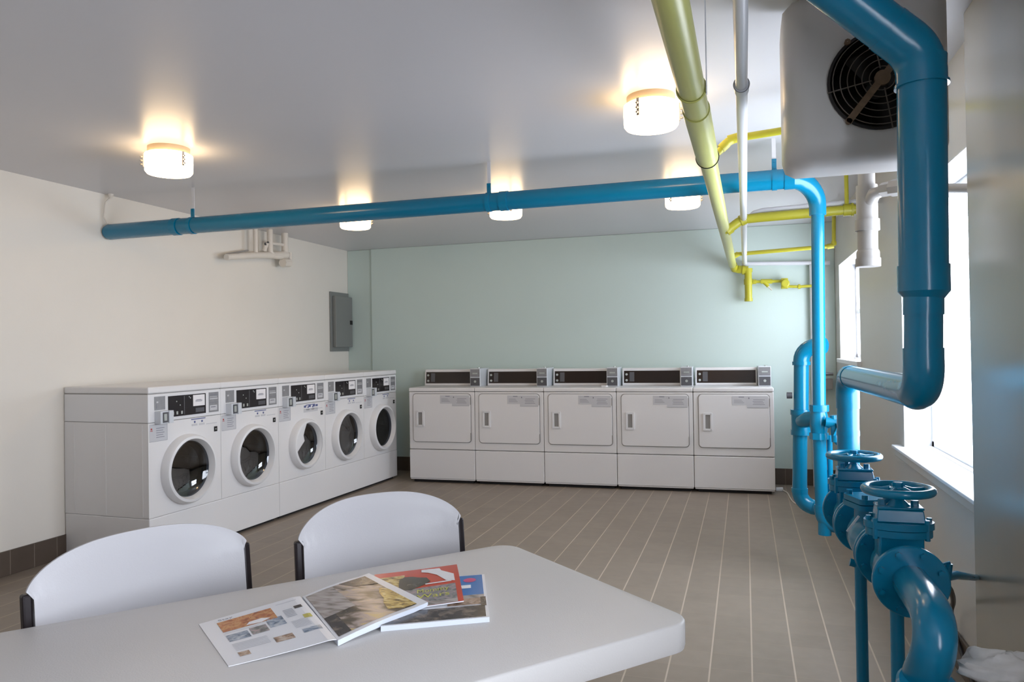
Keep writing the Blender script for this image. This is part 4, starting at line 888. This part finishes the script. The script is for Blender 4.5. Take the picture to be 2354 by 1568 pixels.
# ------------------------------------------------------------------ chairs
def chair(label,Lp,Rp,crest,zf):
    Lp,Rp=Vector(Lp),Vector(Rp); ux=(Rp-Lp); Wc=ux.length; mid=(Lp+Rp)/2; ang=math.atan2(ux.y,ux.x)
    t=thing('stacking_chair',label,'chair',(mid.x,mid.y,0),ang,'white plastic chairs at the table')
    # local: x to the right (seen from camera), -y towards the camera (sitter faces -y)
    h=Wc/2
    def back(s,w,th):
        # s -1..1 across, w 0..1 up
        yb=0.055*(1-abs(s)**2.2)         # hollow
        ztop=zf+(crest-zf)*max(0.0,1-abs(s)**2.6)**0.62
        z=0.47+(ztop-0.47)*w
        lean=0.10*(z-0.79)
        k_=min(1,max(0,(z-zf+0.006)/0.008)); x=s*(h-0.013*(1-k_))
        return Vector((x,yb+lean+th,z))
    b=MB().use('chair'); N,K=48,22; vs=[];fs=[]
    S_=[sin((i/N-0.5)*pi) for i in range(N+1)]
    for th in (0.0,0.016):
        for i in range(N+1):
            for k in range(K+1):
                w=k/K; p=back(S_[i],w,th)
                e=max(0,(w-0.93)/0.07); p.y+= (0.005 if th==0 else -0.005)*e*e
                vs.append(p)
    q=(N+1)*(K+1)
    def id(i,k,s): return s*q+i*(K+1)+k
    for i in range(N):
        for k in range(K):
            fs.append((id(i,k,0),id(i+1,k,0),id(i+1,k+1,0),id(i,k+1,0))); fs.append((id(i,k,1),id(i,k+1,1),id(i+1,k+1,1),id(i+1,k,1)))
        fs.append((id(i,K,0),id(i+1,K,0),id(i+1,K,1),id(i,K,1))); fs.append((id(i,0,1),id(i+1,0,1),id(i+1,0,0),id(i,0,0)))
    for k in range(K): 
        fs.append((id(0,k,0),id(0,k+1,0),id(0,k+1,1),id(0,k,1))); fs.append((id(N,k+1,0),id(N,k,0),id(N,k,1),id(N,k+1,1)))
    b.add(vs,fs); b.build('backrest',t,smooth=60)
    for s in (-1,1):
        b=MB().use('frame'); p=[]; 
        x=s*(h-0.002)
        path=[(x,0.10*(z-0.79)+0.014,z) for z in (zf-0.002,0.70,0.60,0.50)]+[(x,-0.045,0.44),(x,0.05,0.22),(x,0.12,0.0)]
        n_=len(path); vs=[]; fs=[]
        for (X,Y,Zz) in path: vs+=[(X-0.010,Y-0.011,Zz),(X+0.010,Y-0.011,Zz),(X+0.010,Y+0.011,Zz),(X-0.010,Y+0.011,Zz)]
        for i in range(n_-1):
            for j in range(4): fs.append((i*4+j,i*4+(j+1)%4,(i+1)*4+(j+1)%4,(i+1)*4+j))
        fs+= [(3,2,1,0),tuple((n_-1)*4+j for j in range(4))]
        b.add(vs,fs); b.build('rear_leg',t,smooth=0,bevel=0.005)
        b=MB().use('frame'); b.tube([(s*(h-0.03),-0.06,0.43),(s*(h-0.03),-0.34,0.43),(s*(h-0.025),-0.40,0.40),(s*(h-0.005),-0.46,0.0)],0.011,12); b.build('front_leg',t,smooth=50)
    b=MB().use('chair'); pts=rrect(-h+0.02,h-0.02,-0.42,-0.02,0.06,6); nn=len(pts)
    def sz(x,y): return 0.452+0.018*(abs(x)/h)**2+0.012*((y+0.22)/0.2)**2
    b.add([(x,y,sz(x,y)) for x,y in pts]+[(0,-0.22,0.445)]+[(x,y,sz(x,y)-0.022) for x,y in pts]+[(0,-0.22,0.425)],
          [(k,(k+1)%nn,nn) for k in range(nn)]+[((k+1)%nn+nn+1,k+nn+1,2*nn+1) for k in range(nn)]+[(k,k+nn+1,(k+1)%nn+nn+1,(k+1)%nn) for k in range(nn)])
    b.build('seat',t,smooth=50)
    return t
chair('white plastic chair with dark side frames at the left end of the table',(-1.475,1.224),(-1.285,1.715),0.864,0.788)
chair('white plastic chair with dark side frames behind the magazines',(-1.150,1.748),(-0.824,2.115),0.880,0.790)

# ------------------------------------------------------------------ magazines
def textmesh(s,size):
    cu=bpy.data.curves.new('t','FONT'); cu.body=s; cu.size=size; cu.resolution_u=3
    o=bpy.data.objects.new('t',cu); COL.objects.link(o); bpy.context.view_layer.update()
    me=bpy.data.meshes.new_from_object(o.evaluated_get(bpy.context.evaluated_depsgraph_get()))
    vs=[tuple(v_.co) for v_ in me.vertices]; fs=[tuple(p.vertices) for p in me.polygons]
    bpy.data.objects.remove(o); bpy.data.meshes.remove(me); bpy.data.curves.remove(cu)
    return vs,fs
def grid_patch(b,fn,u0,u1,v0,v1,off,nu=10,nv=6):
    vs=[fn(u0+(u1-u0)*i/nu,v0+(v1-v0)*j/nv,off) for i in range(nu+1) for j in range(nv+1)]
    fs=[(i*(nv+1)+j,(i+1)*(nv+1)+j,(i+1)*(nv+1)+j+1,i*(nv+1)+j+1) for i in range(nu) for j in range(nv)]
    b.add(vs,fs)
def slab(b,fn,th,nu=24,nv=8,edge='paperedge',top='paper'):
    """closed page block: top surface fn(u,v,0), bottom = top - th"""
    b.use(top); grid_patch(b,fn,0,1,0,1,0,nu,nv)
    b.use(edge)
    per=[(i/nu,0) for i in range(nu)]+[(1,j/nv) for j in range(nv)]+[(1-i/nu,1) for i in range(nu)]+[(0,1-j/nv) for j in range(nv)]
    m=len(per); tp=[fn(a,c,0) for a,c in per]; bt=[Vector(fn(a,c,0))-Vector((0,0,th(a,c))) for a,c in per]
    b.add([*tp,*bt],[(k,k+m,(k+1)%m+m,(k+1)%m) for k in range(m)])
    b.add(bt,[tuple(range(m))[::-1]])
TZ=0.7402
def bil(TL,TR,BL,BR,zf_):
    TL,TR,BL,BR=[Vector(q) for q in (TL,TR,BL,BR)]
    def f(a,c,off):       # a left..right, c bottom..top
        p=(BL*(1-a)+BR*a)*(1-c)+(TL*(1-a)+TR*a)*c
        return (p.x,p.y,zf_(a,c)+off)
    return f
O='folding_table'
# blue magazine at the bottom of the pile
t=thing('blue_magazine','thick magazine with sky blue cover, lowest at the right of the pile','magazine',(-0.64,1.55,0))
def loc(bb,ox,oy): bb.v=[q-Vector((ox,oy,0)) for q in bb.v]; return bb
f=bil((-0.800,1.610),(-0.612,1.715),(-0.700,1.345),(-0.508,1.450),lambda a,c:TZ+0.0105+0.002*c)
b=MB(); slab(b,f,lambda a,c:0.0103+0.002*c); loc(b,-0.64,1.55).build('pages',t,smooth=0)
b=MB().use('p_skyblue'); grid_patch(b,f,0.0,0.97,0.50,0.99,0.0004); b.use('p_light'); grid_patch(b,f,0.0,0.97,0.40,0.50,0.0004)
b.use('p_mixed'); grid_patch(b,f,0.60,0.93,0.28,0.42,0.0007); b.use('p_dark'); grid_patch(b,f,0.0,0.97,0.02,0.26,0.0004); b.use('p_dark'); grid_patch(b,f,0.93,0.985,0.24,0.44,0.0006)
b.use('p_pink'); b.add(*(lambda n_:([f(0.83+0.07*cos(2*pi*k/n_),0.86+0.055*sin(2*pi*k/n_),0.0009) for k in range(n_)],[tuple(range(n_))]))(20)); b.use('p_pink'); grid_patch(b,f,0.64,0.70,0.82,0.92,0.0008)
b.use('stickerw'); grid_patch(b,f,0.60,0.84,0.66,0.74,0.0009)
loc(b,-0.64,1.55).build('cover',t,smooth=0)
# red magazine
t=thing('red_magazine','magazine with orange red cover and lime lettering on top of the blue one','magazine',(-0.72,1.58,0))
zr_=lambda a,c: TZ+0.0140+0.004*a*a+0.003*sin(pi*c)*a
f=bil((-0.868,1.640),(-0.700,1.757),(-0.757,1.398),(-0.586,1.508),zr_)
b=MB(); slab(b,f,lambda a,c:0.0022,edge='paper'); loc(b,-0.72,1.58).build('pages',t,smooth=0)
b=MB().use('p_red'); grid_patch(b,f,0,1,0,1,0.0004,20,12)
b.use('p_gold_glare'); grid_patch(b,f,0.04,0.36,0.42,0.86,0.0007)  # yellowish glare on the cover's left side, painted in as a patch
b.use('p_car'); b.add([f(a,c,0.0010) for a,c in ((0.30,0.44),(0.30,0.72),(0.36,0.80),(0.46,0.78),(0.52,0.74),(0.62,0.70),(0.66,0.58),(0.58,0.50),(0.45,0.42))],[tuple(range(9))])
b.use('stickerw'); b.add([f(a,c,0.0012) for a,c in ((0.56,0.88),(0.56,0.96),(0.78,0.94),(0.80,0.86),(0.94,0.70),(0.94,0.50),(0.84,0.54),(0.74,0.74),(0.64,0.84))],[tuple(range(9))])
b.use('p_grey'); grid_patch(b,f,0.30,0.94,0.06,0.44,0.0006); b.use('p_pink'); 
b.use('p_light'); grid_patch(b,f,0.0,0.94,0.0,0.08,0.0009); b.use('stickerw'); grid_patch(b,f,0.60,0.90,0.50,0.53,0.0012)
b.use('p_lime')
for s_,oy in (('Mommy',0.30),('Wars',0.17)):
    tv,tf=textmesh(s_,1.0); wmax=max(q[0] for q in tv)
    b.add([f(0.50+0.36*q[0]/wmax,oy+0.13*q[1],0.0014) for q in tv],tf)
loc(b,-0.72,1.58).build('cover',t,smooth=0)
# open magazine
t=thing('open_magazine','open magazine lying face up with a large portrait photo on its right page','magazine',(-0.86,1.38,0))
def zleft(a,c): return TZ+0.0012+0.013*a**2.2+0.0035*sin(pi*a)*(0.5+0.5*c)-0.003*(a>0.93)*(a-0.93)/0.07
fl=bil((-1.083,1.283),(-0.960,1.462),(-0.887,1.125),(-0.750,1.262),zleft)
b=MB(); slab(b,fl,lambda a,c:0.0012,edge='paper'); loc(b,-0.86,1.38).build('left_page',t,smooth=0)
b=MB(); b.use('p_food'); grid_patch(b,fl,0.14,0.66,0.66,0.90,0.0005)
b.use('stickerw'); b.add([fl(a,c,0.0008) for a,c in ((0.36,0.68),(0.50,0.66),(0.60,0.70),(0.52,0.74),(0.40,0.73))],[tuple(range(5))])
b.use('p_blue'); grid_patch(b,fl,0.14,0.34,0.44,0.58,0.0005); b.use('p_grey'); grid_patch(b,fl,0.36,0.52,0.46,0.60,0.0005); b.use('p_blue'); grid_patch(b,fl,0.54,0.70,0.50,0.68,0.0005)
b.use('p_mixed'); grid_patch(b,fl,0.50,0.68,0.20,0.30,0.0005); grid_patch(b,fl,0.14,0.24,0.12,0.20,0.0005)
b.use('p_yellow'); grid_patch(b,fl,0.88,0.96,0.50,0.58,0.0005); b.use('p_dark'); grid_patch(b,fl,0.86,0.94,0.74,0.80,0.0005); b.use('p_blue'); grid_patch(b,fl,0.78,0.96,0.24,0.31,0.0005)
b.use('p_text')
for q in range(6): grid_patch(b,fl,0.14,0.46,0.24+0.026*q,0.246+0.026*q,0.0005,6,1)
for q in range(8): grid_patch(b,fl,0.74,0.90,0.36+0.02*q,0.365+0.02*q,0.0005,4,1)
for q in range(6): grid_patch(b,fl,0.74,0.84,0.62+0.03*q,0.6045+0.03*q,0.0005,4,1)
grid_patch(b,fl,0.72,0.93,0.92,0.926,0.0005,4,1); grid_patch(b,fl,0.14,0.46,0.62,0.625,0.0005,4,1)
b.use('ink'); tv,tf=textmesh('Stay',1.0); wmax=max(q[0] for q in tv); b.add([fl(0.16+0.14*q[0]/wmax,0.925+0.05*q[1],0.0006) for q in tv],tf)
loc(b,-0.86,1.38).build('left_print',t,smooth=0)
def zright(a,c): return TZ+0.0110+0.0030*sin(pi*min(a*1.2,1))+0.0115*a
fr=bil((-0.954,1.462),(-0.874,1.622),(-0.745,1.258),(-0.652,1.468),zright)
b=MB(); slab(b,fr,lambda a,c:0.0108-0.002*a); loc(b,-0.86,1.38).build('right_page',t,smooth=0)
b=MB().use('p_portrait'); grid_patch(b,fr,0.03,0.90,0.045,0.955,0.0005,14,10)
b.use('p_light'); grid_patch(b,fr,0.03,0.40,0.42,0.955,0.0008,10,8)
b.use('p_gold_glare'); b.add([fr(a,c,0.0010) for a,c in ((0.62,0.14),(0.76,0.06),(0.90,0.05),(0.90,0.50),(0.84,0.60),(0.76,0.50),(0.72,0.36),(0.66,0.28))],[tuple(range(8))])
b.use('p_dark'); grid_patch(b,fr,0.03,0.16,0.045,0.42,0.0010,6,6); b.use('p_dark'); b.add([fr(a,c,0.0010) for a,c in ((0.62,0.80),(0.90,0.70),(0.90,0.955),(0.50,0.955))],[(0,1,2,3)])
loc(b,-0.86,1.38).build('right_print',t,smooth=0)
